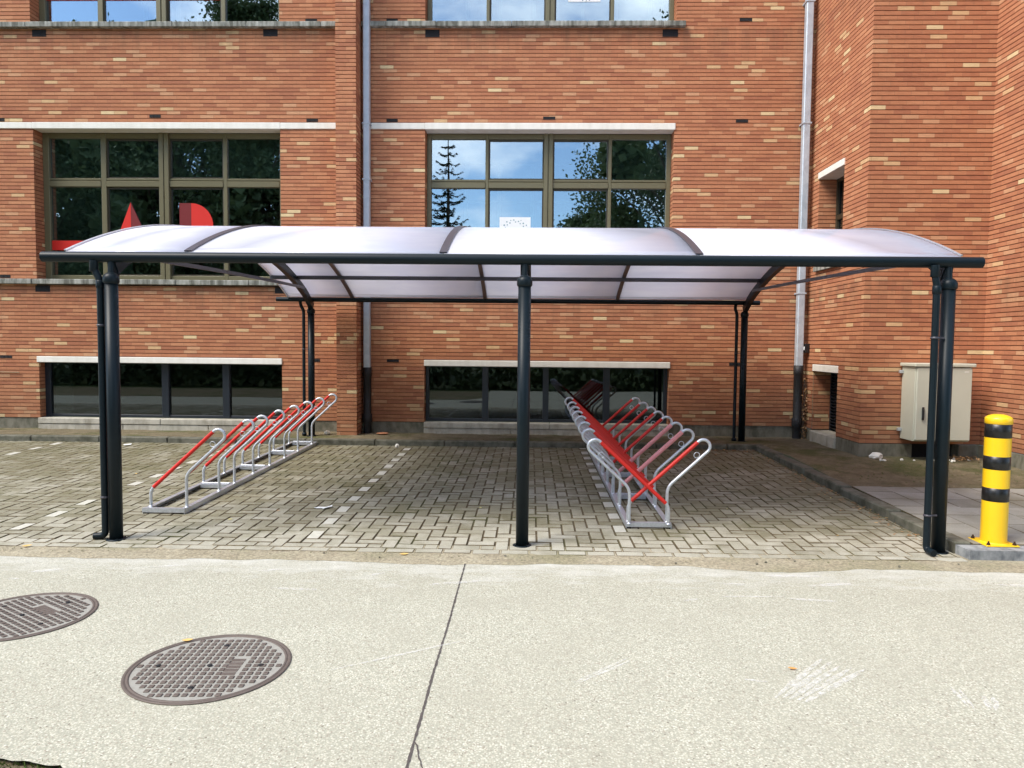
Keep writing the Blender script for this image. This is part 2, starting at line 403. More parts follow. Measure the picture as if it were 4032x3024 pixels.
# openings in the main facade : x0,x1,z0,z1
openL = dict(x0=-7.69, x1=-3.85); openR = dict(x0=-1.63, x1=2.14)
BZ0, BZ1 = .335, 1.204      # basement window
UZ0, UZ1 = 2.495, 4.795     # ground-floor window
TZ0, TZ1 = 6.375, 8.68      # upper window
w = MB()
xs = [XL, openL['x0'], openL['x1'], -2.89]
brickface(w, 'Y', YW, XL, openL['x0'], Z0, TOP)
brickface(w, 'Y', YW, openL['x1'], -2.89+G+.004, Z0, TOP)
brickface(w, 'Y', YW, -2.588-G-.004, openR['x0'], Z0, TOP)
brickface(w, 'Y', YW, openR['x1'], XC+G+.004, Z0, TOP)
for o in (openL, openR):
    for a, b in ((BZ1+.093, UZ0-.095), (UZ1+.1, TZ0-.075), (TZ1+.1, TOP)):
        brickface(w, 'Y', YW, o['x0'], o['x1'], a, b)
    for a, b, dp in ((BZ0, BZ1, .15), (UZ0, UZ1, REV+.02), (TZ0, TZ1, REV+.02)):
        brickface(w, 'XP', o['x0'], YW, YW+dp, a, b)
        brickface(w, 'X', o['x1'], YW, YW+dp, a, b)
w.build('wall', M['brick'], bld)
# pilaster
w = MB(); YP = YW-.40
brickface(w, 'Y', YP, -2.89, -2.588, .12, TOP)
brickface(w, 'XP', -2.588, YP, YW+G+.004, .12, TOP); brickface(w, 'X', -2.89, YP, YW+G+.004, .12, TOP)
w.build('pilaster', M['brick'], bld)
# wing walls
w = MB()
VW = dict(y0=9.955, y1=10.80, z0=2.72, z1=3.995); VV = dict(y0=9.95, y1=10.79, z0=.315, z1=1.195)
brickface(w, 'X', XC, YV, VW['y0'], Z0, TOP)
brickface(w, 'X', XC, VW['y1'], YW+G+.004, Z0, TOP)
brickface(w, 'X', XC, VW['y0'], VW['y1'], VV['z1']+.1, VW['z0'])
brickface(w, 'X', XC, VW['y0'], VW['y1'], VW['z1']+.09, TOP)
for o, dp in ((VW, .27), (VV, .27)):
    P0 = MB()
    brickface(w, 'Y', o['y1'], XC, XC+dp, o['z0'], o['z1'])
    # jamb nearer the camera faces +Y
    for k in range(1):
        w.quad((XC, o['y0'], o['z0']), (XC, o['y0'], o['z1']), (XC+dp, o['y0'], o['z1']), (XC+dp, o['y0'], o['z0']))
w.build('wing_side_wall', M['brick'], bld)
w = MB(); brickface(w, 'Y', YV, XC, X3+G+.004, Z0, TOP); w.build('wing_front_wall', M['brick'], bld)
w = MB(); brickface(w, 'X', X3, 5.6, YV+G+.004, Z0, TOP); brickface(w, 'Y', 5.6, X3, 13, Z0, TOP); w.build('right_projection_wall', M['brick'], bld)
# unseen roof slabs and coping, added so no light leaks in from above
w = MB(); w.box(XL, XC, YW-.12, 19, TOP, TOP+.22); w.box(XC+.001, X3, YV-.12, 19, TOP+.003, TOP+.223); w.box(X3+.001, 13, 5.48, 19, TOP+.006, TOP+.226)
w.build('unseen_roof_slab', M['lintel'], bld)
# plinths
def pl(x0, x1):
    w = MB(); w.box(x0, x1, YW+.012, YW+.3, -.1, Z0-.001); w.build('plinth', M['plinth'], bld)
pl(XL, openL['x0']+.0); pl(openL['x1'], -2.9); pl(-2.58, openR['x0']); pl(openR['x1'], XC+.01)
for q in ((XC-.004, XC+.3, YV-.004, VV['y0']-.02, -.1, Z0-.004), (XC+.005, XC+.3, VV['y1'], YW-.002, -.1, Z0-.003), (XC+.301, 4.86, YV-.008, YV+.2, -.1, Z0-.005),
          (5.45, X3-.021, YV-.006, YV+.2, -.1, Z0-.005), (X3-.02, X3+.2, 5.58, YV-.01, -.1, Z0-.006), (X3+.201, 13, 5.58, 5.8, -.1, Z0-.006)):
    w = MB(); w.box(*q); w.build('plinth', M['plinth'], bld)
w = MB(); w.box(4.75, 5.6, YV+.21, YV+.9, -.3, Z0+.05); w.box(4.861, 5.449, YV+.16, YV+.19, -.1, Z0-.006)
w.build('duct_hollow', M['void'], bld)

def window(name, o, z0, z1, kind):
    x0, x1 = o['x0'], o['x1']
    lab = None
    Y = YW+REV
    if kind == 'upper':
        if x0 < -5: cols = [(-7.592,-6.768),(-6.684,-5.835),(-5.678,-4.828),(-4.764,-3.935)]
        else: cols = [(-1.560,-.720),(-.670,.184),(.326,1.181),(1.231,2.070)]
        h = z1-z0
        if z0 < 5: rows = [(z0+.085, 3.965), (4.098, 4.715)]
        else: rows = [(z0+.02, z0+1.49), (z0+1.62, z1-.08)]
        f = MB()
        # outer frame, mullions and transom as one bronze frame
        f.box(x0, cols[0][0], Y, Y+.09, z0, z1, .006); f.box(cols[3][1], x1, Y, Y+.09, z0, z1, .006)
        for i in range(3):
            a, b = cols[i][1], cols[i+1][0]
            if b-a > .1:
                m = (a+b)/2
                f.box(a, m-.006, Y-.025, Y+.09, z0, z1, .006); f.box(m+.006, b, Y-.025, Y+.09, z0, z1, .006)
                f.box(m-.006, m+.006, Y+.002, Y+.085, z0, z1)
            else: f.box(a, b, Y+.004, Y+.09, z0, z1, .006)
        for i in range(4):
            a, b = cols[i]
            f.box(a, b, Y+.008, Y+.09, rows[1][1], z1, .004); f.box(a, b, Y+.006, Y+.09, z0, rows[0][0], .004)
            zt0, zt1 = rows[0][1], rows[1][0]; zm = zt1-.035
            f.box(a, b, Y-.004, Y+.09, zt0, zm-.008, .005); f.box(a, b, Y+.006, Y+.09, zm+.002, zt1, .004)
            f.box(a, b, Y+.03, Y+.085, zm-.008, zm+.002)
        win = f.build('window', M['bronze'], bld)
        for i in range(4):
            for r_ in range(2):
                a, b = cols[i]; c, d = rows[r_]
                if i in (1, 2):
                    s = MB(); e = .022
                    s.box(a, a+e, Y+.03, Y+.07, c, d); s.box(b-e, b, Y+.03, Y+.07, c, d)
                    s.box(a+e, b-e, Y+.031, Y+.07, d-e*1.4, d); s.box(a+e, b-e, Y+.031, Y+.07, c, c+e)
                    s.build('sash_shadow_line', M['bronze_dark'], win)  # inner frame; its dark bronze paints the shadow line round the pane
                g = MB(); g.box(a, b, Y+.045, Y+.051, c, d)
                g.build('pane', M['glass'], win)
    else:
        Y = YW+.13
        if x0 < -5: cols = [(-7.60,-6.80),(-6.70,-5.811),(-5.700,-4.839),(-4.728,-3.89)]
        else: cols = [(-1.576,-.741),(-.645,.205),(.298,1.147),(1.248,2.085)]
        f = MB()
        f.box(x0, cols[0][0], Y, Y+.07, z0, z1, .005); f.box(cols[3][1], x1, Y, Y+.07, z0, z1, .005)
        for i in range(3): f.box(cols[i][1], cols[i+1][0], Y-.01, Y+.07, z0, z1, .005)
        for a, b in cols:
            f.box(a, b, Y+.003, Y+.07, z0, z0+.045, .004); f.box(a, b, Y+.003, Y+.07, z1-.02, z1, .004)
        win = f.build('basement_window', M['navyframe'], bld)
        for a, b in cols:
            g = MB(); g.box(a, b, Y+.035, Y+.041, z0+.045, z1-.02); g.build('pane', M['glass2'], win)
    return win
wins = {}
for k, o in (('L', openL), ('R', openR)):
    wins[k+'b'] = window('b', o, BZ0, BZ1, 'base')
    wins[k+'g'] = window('g', o, UZ0, UZ1, 'upper')
    wins[k+'t'] = window('t', o, TZ0, TZ1, 'upper')
# lintels
def stonebox(name, x0, x1, z0, z1, proud, mat, depth=REV, b=.006):
    w = MB(); w.box(x0, x1, YW-proud, YW+depth, z0, z1, b); return w.build(name, mat, bld)
for zt in (UZ1, TZ1):
    stonebox('lintel', -7.70, -3.845, zt, zt+.098, .018, M['lintel'])
    stonebox('lintel', openR['x0']-.0, 2.155, zt, zt+.098, .018, M['lintel'])
for a, b in ((XL, -7.70), (-3.845, -2.892), (-2.586, openR['x0'])):
    stonebox('stone_band', a, b, UZ1+.002, UZ1+.096, .016, M['lintel'], .05)
for x0, x1 in ((-7.715, -3.845), (-1.635, 2.15)):
    stonebox('lintel', x0, x1, BZ1-.002, BZ1+.091, .02, M['lintel'], .14)
# sills
for (z, nm) in ((UZ0, 's'), (TZ0, 't')):
    for x0, x1 in ((XL, -2.892), (-2.586, 2.27)):
        w = MB(); x = x0
        while x < x1-.01:
            e = min(x+1.13, x1); dz = rnd.uniform(-.002, .002)
            w.box(x+.002, e-.002, YW-.075, YW+REV+.02, z-.078+dz, z+dz, .007); x = e
        w.build('sill', M['sill'], bld)
# base sills of the basement windows: two courses of pale stone
for x0, x1 in ((-7.70, -3.845), (-1.635, 2.15)):
    w = MB()
    for lv, (za, zb, pr) in enumerate(((.245, .333, .055), (.10, .240, .045))):
        x = x0
        while x < x1-.01:
            e = min(x+(1.95 if lv == 0 else 1.35), x1)
            if x1-e < .3: e = x1
            w.box(x+.003, e-.003, YW-pr, YW+.13, za, zb, .008); x = e
    w.build('base_sill', M['basesill'], bld)
# vent bricks
def vent(x0, x1, z0, z1):
    w = MB(); w.box(x0, x1, YW-.004, YW+.02, z0, z1, 0)
    n = 3
    for i in range(1, n): 
        xx = x0+(x1-x0)*i/n; w.box(xx-.004, xx+.004, YW-.008, YW-.002, z0+.004, z1-.004)
    w.build('vent_brick', M['void'], bld)
for v in [(-7.66,-7.445,6.18,6.285),(-4.095,-3.875,6.18,6.285),(-5.866,-5.692,4.965,5.012),(-3.443,-3.268,4.907,4.952),(-8.31,-8.13,4.907,4.952),(-3.451,-3.274,6.391,6.435),
          (-7.714,-7.483,2.30,2.398),(-3.95,-3.72,2.30,2.398),(-8.308,-8.117,1.262,1.304),(-3.40,-3.257,1.252,1.294),(-8.271,-8.106,2.512,2.556),
          (-2.218,-2.047,6.391,6.435),(-1.629,-1.414,6.165,6.275),(1.935,2.165,6.165,6.275),(-2.218,-2.047,4.907,4.952),(.162,.345,4.945,4.99),
          (3.074,3.258,6.391,6.435),(3.058,3.238,4.907,4.952),(-2.212,-2.027,1.257,1.298),(3.049,3.23,1.252,1.296)]:
    vent(*v)
# thin steel bar on the wall far left
w = MB(); w.tube([(-8.9, YW-.02, 1.045), (-7.99, YW-.02, 1.040)], .006, 8); w.build('wall_bar', M['bronze'], bld)
# downpipes
def pipe(xc, zsw, wd=.10, lo=.13, brackets=(), yc=None, lean=0):
    yc = yc or YW-.085
    w = MB(); w.box(xc-wd/2, xc+wd/2, yc-wd/2, yc+wd/2, zsw, TOP, .012)
    p = w.build('rain_pipe', M['zinc'], bld)
    for z in brackets:
        c = MB(); c.box(xc-wd/2-.012, xc+wd/2+.012, yc-wd/2-.008, YW+.01, z-.012, z+.012, .003); c.build('pipe_clip', M['zinc'], p)
    w = MB(); k = wd*.62
    w.lathe(xc, yc, [(.001, zsw+.03), (k+.006, zsw+.03), (k+.006, zsw-.10), (k, zsw-.11), (k*.96, lo+.35), (k+.012, lo+.33), (k+.012, lo+.22), (k, lo+.2), (k, lo)], 20)
    w.build('cast_iron_shoe', M['castiron'], p)
    return p
pipe(-2.500, 1.145, .10, .12, (2.3, 4.02, 4.85, 6.8))
pr = pipe(4.065, 1.24, .105, .13, (2.35, 4.86, 6.62), YW-.10)
# wing window lintels, frames, louvre
w = MB(); w.box(XC-.018, XC+.27, VW['y0']-.01, VW['y1']+.01, VW['z1'], VW['z1']+.092, .005); w.build('lintel', M['lintel'], bld)
w = MB(); w.box(XC-.018, XC+.27, VV['y0']-.01, VV['y1']+.01, VV['z1'], VV['z1']+.098, .005); w.build('lintel', M['lintel'], bld)
w = MB(); w.box(XC-.05, XC+.27, VW['y0']-.01, VW['y1']+.01, VW['z0']-.07, VW['z0'], .005); w.build('sill', M['sill'], bld)
w = MB(); w.box(XC-.03, XC+.27, VV['y0']-.01, VV['y1']+.02, .12, VV['z0'], .01); w.build('base_sill', M['basesill'], bld)
f = MB(); X = XC+.25
for a, b in ((VW['y0'], VW['y0']+.05), (VW['y1']-.05, VW['y1'])): f.box(X, X+.07, a, b, VW['z0'], VW['z1'])
for a, b in ((VW['z0'], VW['z0']+.05), (3.40, 3.47), (VW['z1']-.05, VW['z1'])): f.box(X+.002, X+.068, VW['y0']+.05, VW['y1']-.05, a, b)
sw = f.build('side_window', M['bronze_dark'], bld)
for a, b in ((VW['z0']+.05, 3.40), (3.47, VW['z1']-.05)):
    g = MB(); g.box(X+.03, X+.036, VW['y0']+.05, VW['y1']-.05, a, b); g.build('pane', M['glass2'], sw)
f = MB()
for a, b in ((VV['y0'], VV['y0']+.04), (VV['y1']-.04, VV['y1'])): f.box(X, X+.05, a, b, VV['z0'], VV['z1'])
z = VV['z0']+.03
while z < VV['z1']-.06:
    Mx = Matrix.Translation((X+.02, 0, z)) @ Matrix.Rotation(R(38), 4, 'Y')
    f.box(-.028, .028, VV['y0']+.04, VV['y1']-.04, -.003, .003, 0, 0, Mx); z += .045
lv = f.build('louvre_vent', M['navyframe'], bld)
f = MB(); f.box(X+.06, X+.07, VV['y0'], VV['y1'], VV['z0'], VV['z1']); f.build('backing', M['void'], lv)
# dim rooms behind the glass
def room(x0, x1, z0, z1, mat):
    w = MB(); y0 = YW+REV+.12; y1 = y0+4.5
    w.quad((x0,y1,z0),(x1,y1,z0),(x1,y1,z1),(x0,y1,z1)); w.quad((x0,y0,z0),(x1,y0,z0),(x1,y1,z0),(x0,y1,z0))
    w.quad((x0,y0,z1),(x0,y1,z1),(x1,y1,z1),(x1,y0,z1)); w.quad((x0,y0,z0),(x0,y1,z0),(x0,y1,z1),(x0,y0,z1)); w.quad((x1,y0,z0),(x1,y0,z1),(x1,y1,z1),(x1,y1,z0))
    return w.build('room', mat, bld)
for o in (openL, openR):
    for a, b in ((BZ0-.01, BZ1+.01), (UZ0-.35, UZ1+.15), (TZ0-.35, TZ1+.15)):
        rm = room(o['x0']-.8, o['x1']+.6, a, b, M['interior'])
        if a > 1:
            g = MB(); yy = YW+2.6; zz = [a+1.0, a+1.55, a+2.1, b]
            xx = o['x0']-.5; i = 0
            while xx < o['x1']+.5:
                g.box(xx-.03, xx+.03, yy, yy+.04, a, b); xx += .62 if i % 3 else .9; i += 1
            for z in zz: g.box(o['x0']-.8, o['x1']+.6, yy+.005, yy+.035, z-.035, z+.0)
            g.box(o['x0']-.8, o['x1']+.6, yy+.01, yy+.03, a, a+.95)
            g.build('partition', M['interior_pale'], rm)
# interior backs close the openings of the wing
w = MB(); w.box(XC+.33, XC+.9, 9.7, 10.99, .2, 1.4); w.box(XC+.34, XC+1.0, 9.7, 10.98, 2.6, 4.2); w.build('room', M['interior'], bld)
# grey-green panels close behind the top rows of the ground floor left window
for a, b in ((-7.592,-6.768),(-6.684,-5.835),(-5.678,-4.828),(-4.764,-3.935)):
    w = MB(); w.box(a, b, YW+REV+.10, YW+REV+.105, 4.05, 4.73); w.build('grey_panel', M['grey_panel'], wins['Lg'])
w = MB(); w.box(-7.592, -6.768, YW+REV+.10, YW+REV+.105, 2.56, 3.99); w.box(-6.684, -6.33, YW+REV+.10, YW+REV+.105, 2.56, 3.99); w.build('grey_panel', M['grey_panel'], wins['Lg'])
w = MB(); w.box(1.66, 2.09, YW+REV+.10, YW+REV+.105, 2.56, 3.99); w.box(1.25, 2.09, YW+REV+.10, YW+REV+.105, 4.05, 4.73); w.build('grey_panel', M['grey_panel'], wins['Rg'])
w = MB(); w.box(-7.60, -7.33, YW+.26, YW+.27, BZ0, BZ1); w.build('interior_panel', M['interior_pale'], wins['Lb'])

# red card cut-outs standing behind the left window
YC = YW+REV+.030
def card(name, polys, label, cat='window decoration'):
    w = MB()
    for pts, mi in polys:
        n = len(pts); a = [(x, YC, z) for x, z in pts]; b = [(x, YC+.010, z) for x, z in pts]
        w.face(a, mi); w.face(b[::-1], mi)
        for i in range(n): w.quad(a[i], b[i], b[(i+1) % n], a[(i+1) % n], mi)
    o = w.build(name, [M['red'], M['darkred']]); return tag(o, label, cat)
card('red_triangle', [([(-6.60, 3.02), (-6.32, 3.02), (-6.32, 3.728)], 0), ([(-6.319, 3.02), (-6.08, 3.02), (-6.06, 3.16), (-6.318, 3.728)], 1)], 'bright red pointed card shape with darker right half inside left window')
arc = [(-5.354+.345*math.sin(t*math.pi/2/10), 3.375+.345*math.cos(t*math.pi/2/10)) for t in range(11)]
card('red_quarter_disc', [([(-5.542, 3.02), (-5.356, 3.02), (-5.356, 3.72), (-5.542, 3.72)], 1), ([(-5.354, 3.02), (-5.009, 3.02)]+arc[::-1], 0)], 'red card block with rounded right top and dark left strip inside left window')
card('red_bar', [([(-7.592, 2.975), (-6.80, 2.975), (-6.80, 3.125), (-7.592, 3.125)], 0)], 'flat red horizontal bar in bottom left pane of left window')
w = MB()
for a, b in ((-7.592,-6.768),(-6.684,-5.835),(-5.678,-4.828)): w.box(a, b, YC, YC+.01, 6.835, 7.15)
o = w.build('red_banner', M['red']); tag(o, 'red strip across the three left panes of the upper left window', 'banner')
# white sheets on the right windows
def sheet(x0, x1, z0, z1, label, dots):
    w = MB(); Y = YC+.008; w.box(x0, x1, Y, Y+.003, z0, z1)
    o = w.build('paper_sheet', M['paper']); tag(o, label, 'paper sheet')
    d = MB()
    for (fx, fz, s) in dots:
        cx = x0+fx*(x1-x0); cz = z1-fz; rr = s
        d.face([(cx+rr*math.cos(a*math.pi/3), Y-.0015, cz+rr*math.sin(a*math.pi/3)) for a in range(6)])
    d.build('dot_emblem', M['ink'], o)
D1 = [(.15,.125,.014),(.235,.073,.012),(.25,.12,.010),(.335,.09,.012),(.36,.05,.009),(.46,.044,.011),(.515,.075,.010),(.61,.065,.011),(.69,.05,.008),(.665,.10,.010),(.765,.095,.013),(.77,.14,.011),(.865,.125,.011),(.89,.17,.012),(.19,.16,.010),(.12,.18,.012),
      (.10,.24,.012),(.9,.24,.012),(.14,.30,.012),(.86,.30,.012)]
sheet(-.495, -.012, 3.17, 3.528, 'white paper sheet with arc of small grey dots in the right window', D1)
sheet(.529, 1.02, 6.795, 7.14, 'white paper sheet in the upper right window at the top edge', [(.45,.325,.01),(.56,.33,.009),(.66,.32,.01)])
# small potted plant on the sill inside the left window
pp = empty('potted_plant', (-5.48, YW+REV+.25, 2.55), 'small green potted plant inside the left window above the sill', 'plant')
w = MB(); w.lathe(-5.48, YW+REV+.25, [(.001, 2.56), (.07, 2.56), (.085, 2.64), (.075, 2.64)], 14); w.build('pot', M['bolt'], pp)
w = MB()
for i in range(220):
    p = Vector((rnd.gauss(0, 1), rnd.gauss(0, 1), rnd.gauss(0, 1))).normalized()*rnd.uniform(.03, .12)
    c = Vector((-5.48, YW+REV+.25, 2.72))+Vector((p.x*1.2, p.y*.8, p.z*.9)); a = Vector((rnd.uniform(-1,1), rnd.uniform(-1,1), rnd.uniform(-1,1)))*.03; b = a.cross(Vector((rnd.uniform(-1,1), rnd.uniform(-1,1), rnd.uniform(-1,1)))).normalized()*.018
    w.quad(c-a, c-b, c+a, c+b)
w.build('foliage', mat_leaf('pot_plant_leaf', (.06, .16, .02), (.09, .22, .03)), pp)
# wall sensor near the corner
ws = empty('wall_sensor', (XC-.03, 11.0, 1.52), 'tiny black and white outdoor fitting on the side wall by the right rain pipe', 'wall fitting')
w = MB(); w.box(XC-.07, XC-.001, 10.965, 11.02, 1.46, 1.60, .006); w.build('casing', M['black'], ws)
w = MB(); w.box(XC-.085, XC-.071, 10.972, 11.012, 1.50, 1.555, .006); w.build('front_cover', M['paper'], ws)

# ------------------------------------------------------------------ grounds
S = .016
def gz(y): return S*(y-5.4)
def sheetobj(name, x0, x1, y0, y1, z, mat, kind='structure'):
    w = MB(); w.quad((x0,y0,z),(x1,y0,z),(x1,y1,z),(x0,y1,z)); return tag(w.build(name, mat), kind=kind)
sheetobj('ground', -400, 400, -400, 400, -.35, M['grass'])
w = MB()
w.quad((-60,-60,-.03),(60,-60,-.03),(60,-1.6,-.03),(-60,-1.6,-.03))
tag(w.build('grass_verge', M['grass']), kind='structure')
# road with ragged worn front corner on the left (grass shows at the very corner)
w = MB(); YR = 5.30
def roadfront(x):
    if x > -1.35: return -1.6
    return None
pts = [(-1.30, -1.6)]
xx = -1.30
edge = []
import itertools
def cornery(x): return 2.515-.17*(x+1.80)+.018*noise.noise(Vector((x*14, 3, 1)))-(0 if x < -1.68 else (x+1.68)*1.5)
w.quad((-1.3,-1.6,0),(60,-1.6,0),(60,YR,0),(-1.3,YR,0))
N = 60; xs = [-2.6+1.3*i/N for i in range(N+1)]
for a, b in zip(xs[:-1], xs[1:]):
    w.face([(a, cornery(a), 0), (b, cornery(b) if b < -1.301 else 1.9, 0), (b, YR, 0), (a, YR, 0)])
w.face([(-60, 2.40, 0), (-2.6, cornery(-2.6), 0), (-2.6, YR, 0), (-60, YR, 0)])
tag(w.build('road', M['road']), kind='structure')
w = MB(); w.quad((-60,-1.55,-.022),(-1.25,-1.55,-.022),(-1.25,2.6,-.022),(-60,2.6,-.022)); tag(w.build('verge_soil', M['soil']), kind='structure')
g = MB()
for i in range(900):
    x = rnd.uniform(-2.4, -1.6); y = rnd.uniform(2.3, 2.54); h = rnd.uniform(-.01, .012); a = rnd.uniform(0, 6.28); dx = .003*math.cos(a); dy = .003*math.sin(a)
    g.face([(x-dx, y-dy, -.022), (x+dx, y+dy, -.022), (x+rnd.uniform(-.02,.02), y+rnd.uniform(-.02,.02), h)])
tag(g.build('grass_tufts', mat_leaf('grass_blades', (.07, .12, .02), (.14, .18, .05))), 'short green grass at the broken road edge in the bottom left corner', 'grass', kind='stuff')
# sandy dirt strip between road and paving
w = MB(); x = -30.0; prev = None
while x < 30:
    f1 = 4.995+.060*noise.noise(Vector((x*.8, 0, 0)))+.034*noise.noise(Vector((x*4.1, 5, 0)))+.014*noise.noise(Vector((x*17, 9, 0)))
    if 1.2 < x < 3.0: f1 -= .05*math.sin((x-1.2)/1.8*math.pi*2)*(1 if x < 2.1 else .4)
    cur = ((x, f1, .0012), (x, f1+.05, .006), (x, 5.42, .008))
    if prev:
        w.quad(prev[0], cur[0], cur[1], prev[1], 0, True); w.quad(prev[1], cur[1], cur[2], prev[2], 0, True)
    prev = cur; x += .05
tag(w.build('dirt_strip', M['sand']), kind='structure')
# pavers
def set_tint(o, vals):
    a = o.data.attributes.new('tint', 'FLOAT', 'FACE'); a.data.foreach_set('value', vals)
def paver(mb, x0, x1, y0, y1, zf, mi, tints, t, gap=.0035, ch=.0050, h=.013, cm=None):
    x0 += gap; x1 -= gap; y0 += gap; y1 -= gap
    dz = rnd.uniform(-.0022, .0022); tx = rnd.uniform(-.0016, .0016); ty = rnd.uniform(-.0016, .0016)
    def P(x, y, d): return (x, y, zf(y)+dz+d+(tx if x > (x0+x1)/2 else -tx)+(ty if y > (y0+y1)/2 else -ty))
    a = [P(x0+ch, y0+ch, 0), P(x1-ch, y0+ch, 0), P(x1-ch, y1-ch, 0), P(x0+ch, y1-ch, 0)]
    b = [P(x0, y0, -ch*.9), P(x1, y0, -ch*.9), P(x1, y1, -ch*.9), P(x0, y1, -ch*.9)]
    c = [(p[0], p[1], p[2]-h) for p in b]
    mb.raw(a+b+c, [(0,1,2,3)]+[(4+i, 4+(i+1) % 4, (i+1) % 4, i) for i in range(4)]+[(8+i, 8+(i+1) % 4, 4+(i+1) % 4, 4+i) for i in range(4)], mi)
    if cm is not None: mb.m[-8:] = [cm]*8
    tints += [t]*9
A = .1065; w = MB(); T = []
PX0, PX1, PY0, PY1 = -12.5, 3.19, 5.315, 10.2
whitecols = {round((x+12.5)/A) for x in (-6.70, -4.15, -1.77, .70)}
ZP = .012
ph = 0
for i in range(int((PX1-PX0)/A)+1):
    for j in range(-1, int((PY1-PY0)/A)+1):
        d = (i-j) % 4
        x = PX0+i*A; y = PY0+j*A
        t = min(1, max(0, rnd.gauss(.5, .32)))
        if d == 0: q = (x, min(x+2*A, PX1), y, y+A)
        elif d == 3: q = (x, min(x+A, PX1), y, y+2*A)
        else: continue
        x0, x1, y0, y1 = q
        y0 = max(y0, PY0); y1 = min(y1, PY1)
        if x1-x0 < .03 or y1-y0 < .03: continue
        mi = 1 if (d == 3 and i in whitecols and j >= 1 and 5.45 < y and not (i == max(whitecols) and False)) else 0
        paver(w, x0, x1, y0, y1, lambda yy: gz(yy)+ZP, mi, T, t, cm=2)
x = PX0
while x < PX1:                       # edge course along the road
    e = min(x+.212, PX1)
    if e-x > .05: paver(w, x, e, 5.21+rnd.uniform(-.006, .006), 5.312, lambda yy: gz(yy)+ZP+.001, 0, T, min(1, max(0, rnd.gauss(.65, .25))), gap=.005, cm=2)
    x = e
o = w.build('paving', [M['paver'], M['whitepaver'], M['joint']]); set_tint(o, T); tag(o, kind='structure')
w = MB(); w.quad((-12.6,5.25,gz(5.25)+ZP-.009),(3.3,5.25,gz(5.25)+ZP-.009),(3.3,10.3,gz(10.3)+ZP-.009),(-12.6,10.3,gz(10.3)+ZP-.009)); tag(w.build('paving_bed', M['joint']), kind='structure')
# far left strip of paving beyond the bays
# kerbs
w = MB(); x = -14.2
while x < 3.3:
    e = min(x+1.0, 3.32); dz = rnd.uniform(-.004, .004)
    w.box(x+.004, e-.004, 10.20+rnd.uniform(-.003,.003), 10.33, -.1, .165+dz, .012); x = e
tag(w.build('kerb', M['kerb']), kind='structure')
w = MB(); y = 5.42
while y < 10.18:
    e = min(y+1.0, 10.19); xo = rnd.uniform(-.004, .004)
    za = gz(y)+.085; Mx = Matrix.Identity(4)
    vs_x0 = 3.195+xo; vs_x1 = 3.32+xo
    w.box(vs_x0, vs_x1, y+.004, e-.004, -.1, gz((y+e)/2)+.088, .012); y = e
tag(w.build('side_kerb', M['kerb']), kind='structure')
# raised slabs to the right
w = MB(); T = []; tw = .30; 
i = 0; x = 3.335
while x < 9.0:
    y = 5.42
    while y < 7.45:
        y1 = min(y+tw, 7.47); paver(w, x, x+tw, y, y1, lambda yy: gz(yy)+.082, 0, T, min(1, max(0, rnd.gauss(.5, .3))), gap=.0018, ch=.003, h=.03, cm=1); y = y1
    x += tw
o = w.build('pavement', [M['tile'], M['joint']]); set_tint(o, T); tag(o, kind='structure')
w = MB(); w.quad((3.32,5.3,.055),(9,5.3,.055),(9,7.5,.09),(3.32,7.5,.09)); tag(w.build('pavement_bed', M['joint']), kind='structure')
# blue-stone front edge with slanted left end
w = MB()
def prism(mb, poly, z0, z1, mi=0):
    a = [(x, y, z0) for x, y in poly]; b = [(x, y, z1) for x, y in poly]; n = len(poly)
    mb.face(b, mi); mb.face(a[::-1], mi)
    for i in range(n): mb.quad(a[i], a[(i+1) % n], b[(i+1) % n], b[i], mi)
prism(w, [(3.215, 5.262), (4.25, 5.245), (4.25, 5.415), (3.34, 5.415), (3.20, 5.415)], -.1, .078)
prism(w, [(4.256, 5.247), (5.4, 5.25), (5.4, 5.415), (4.256, 5.415)], -.1, .076)
tag(w.build('stone_edge', M['bluestone']), kind='structure')
# soil beds
def soil(name, x0, x1, y0, y1, base, amp=.012, step=.05, slope=0):
    w = MB(); nx = int((x1-x0)/step)+1; ny = max(2, int((y1-y0)/step)+1)
    vs = []
    for j in range(ny+1):
        for i in range(nx+1):
            x = x0+(x1-x0)*i/nx; y = y0+(y1-y0)*j/ny
            z = base+slope*(y-y0)+amp*noise.noise(Vector((x*3.1, y*3.1, 0)))+amp*.7*noise.noise(Vector((x*11, y*11, 2)))
            if j == 0 or i == 0: z = min(z, base+slope*(y-y0)-.004)
            vs.append((x, y, z))
    fs = [(j*(nx+1)+i, j*(nx+1)+i+1, (j+1)*(nx+1)+i+1, (j+1)*(nx+1)+i) for j in range(ny) for i in range(nx)]
    w.raw(vs, fs, 0, True); return tag(w.build(name, M['soil']), kind='structure')
soil('soil_bed', -14.4, 3.33, 10.325, 11.2, .160, .010)
soil('side_soil_bed', 3.315, 5.75, 7.47, 9.262, .118, .018, slope=.028)
soil('corner_soil_bed', 3.315, 4.26, 9.262, 11.2, .160, .012)

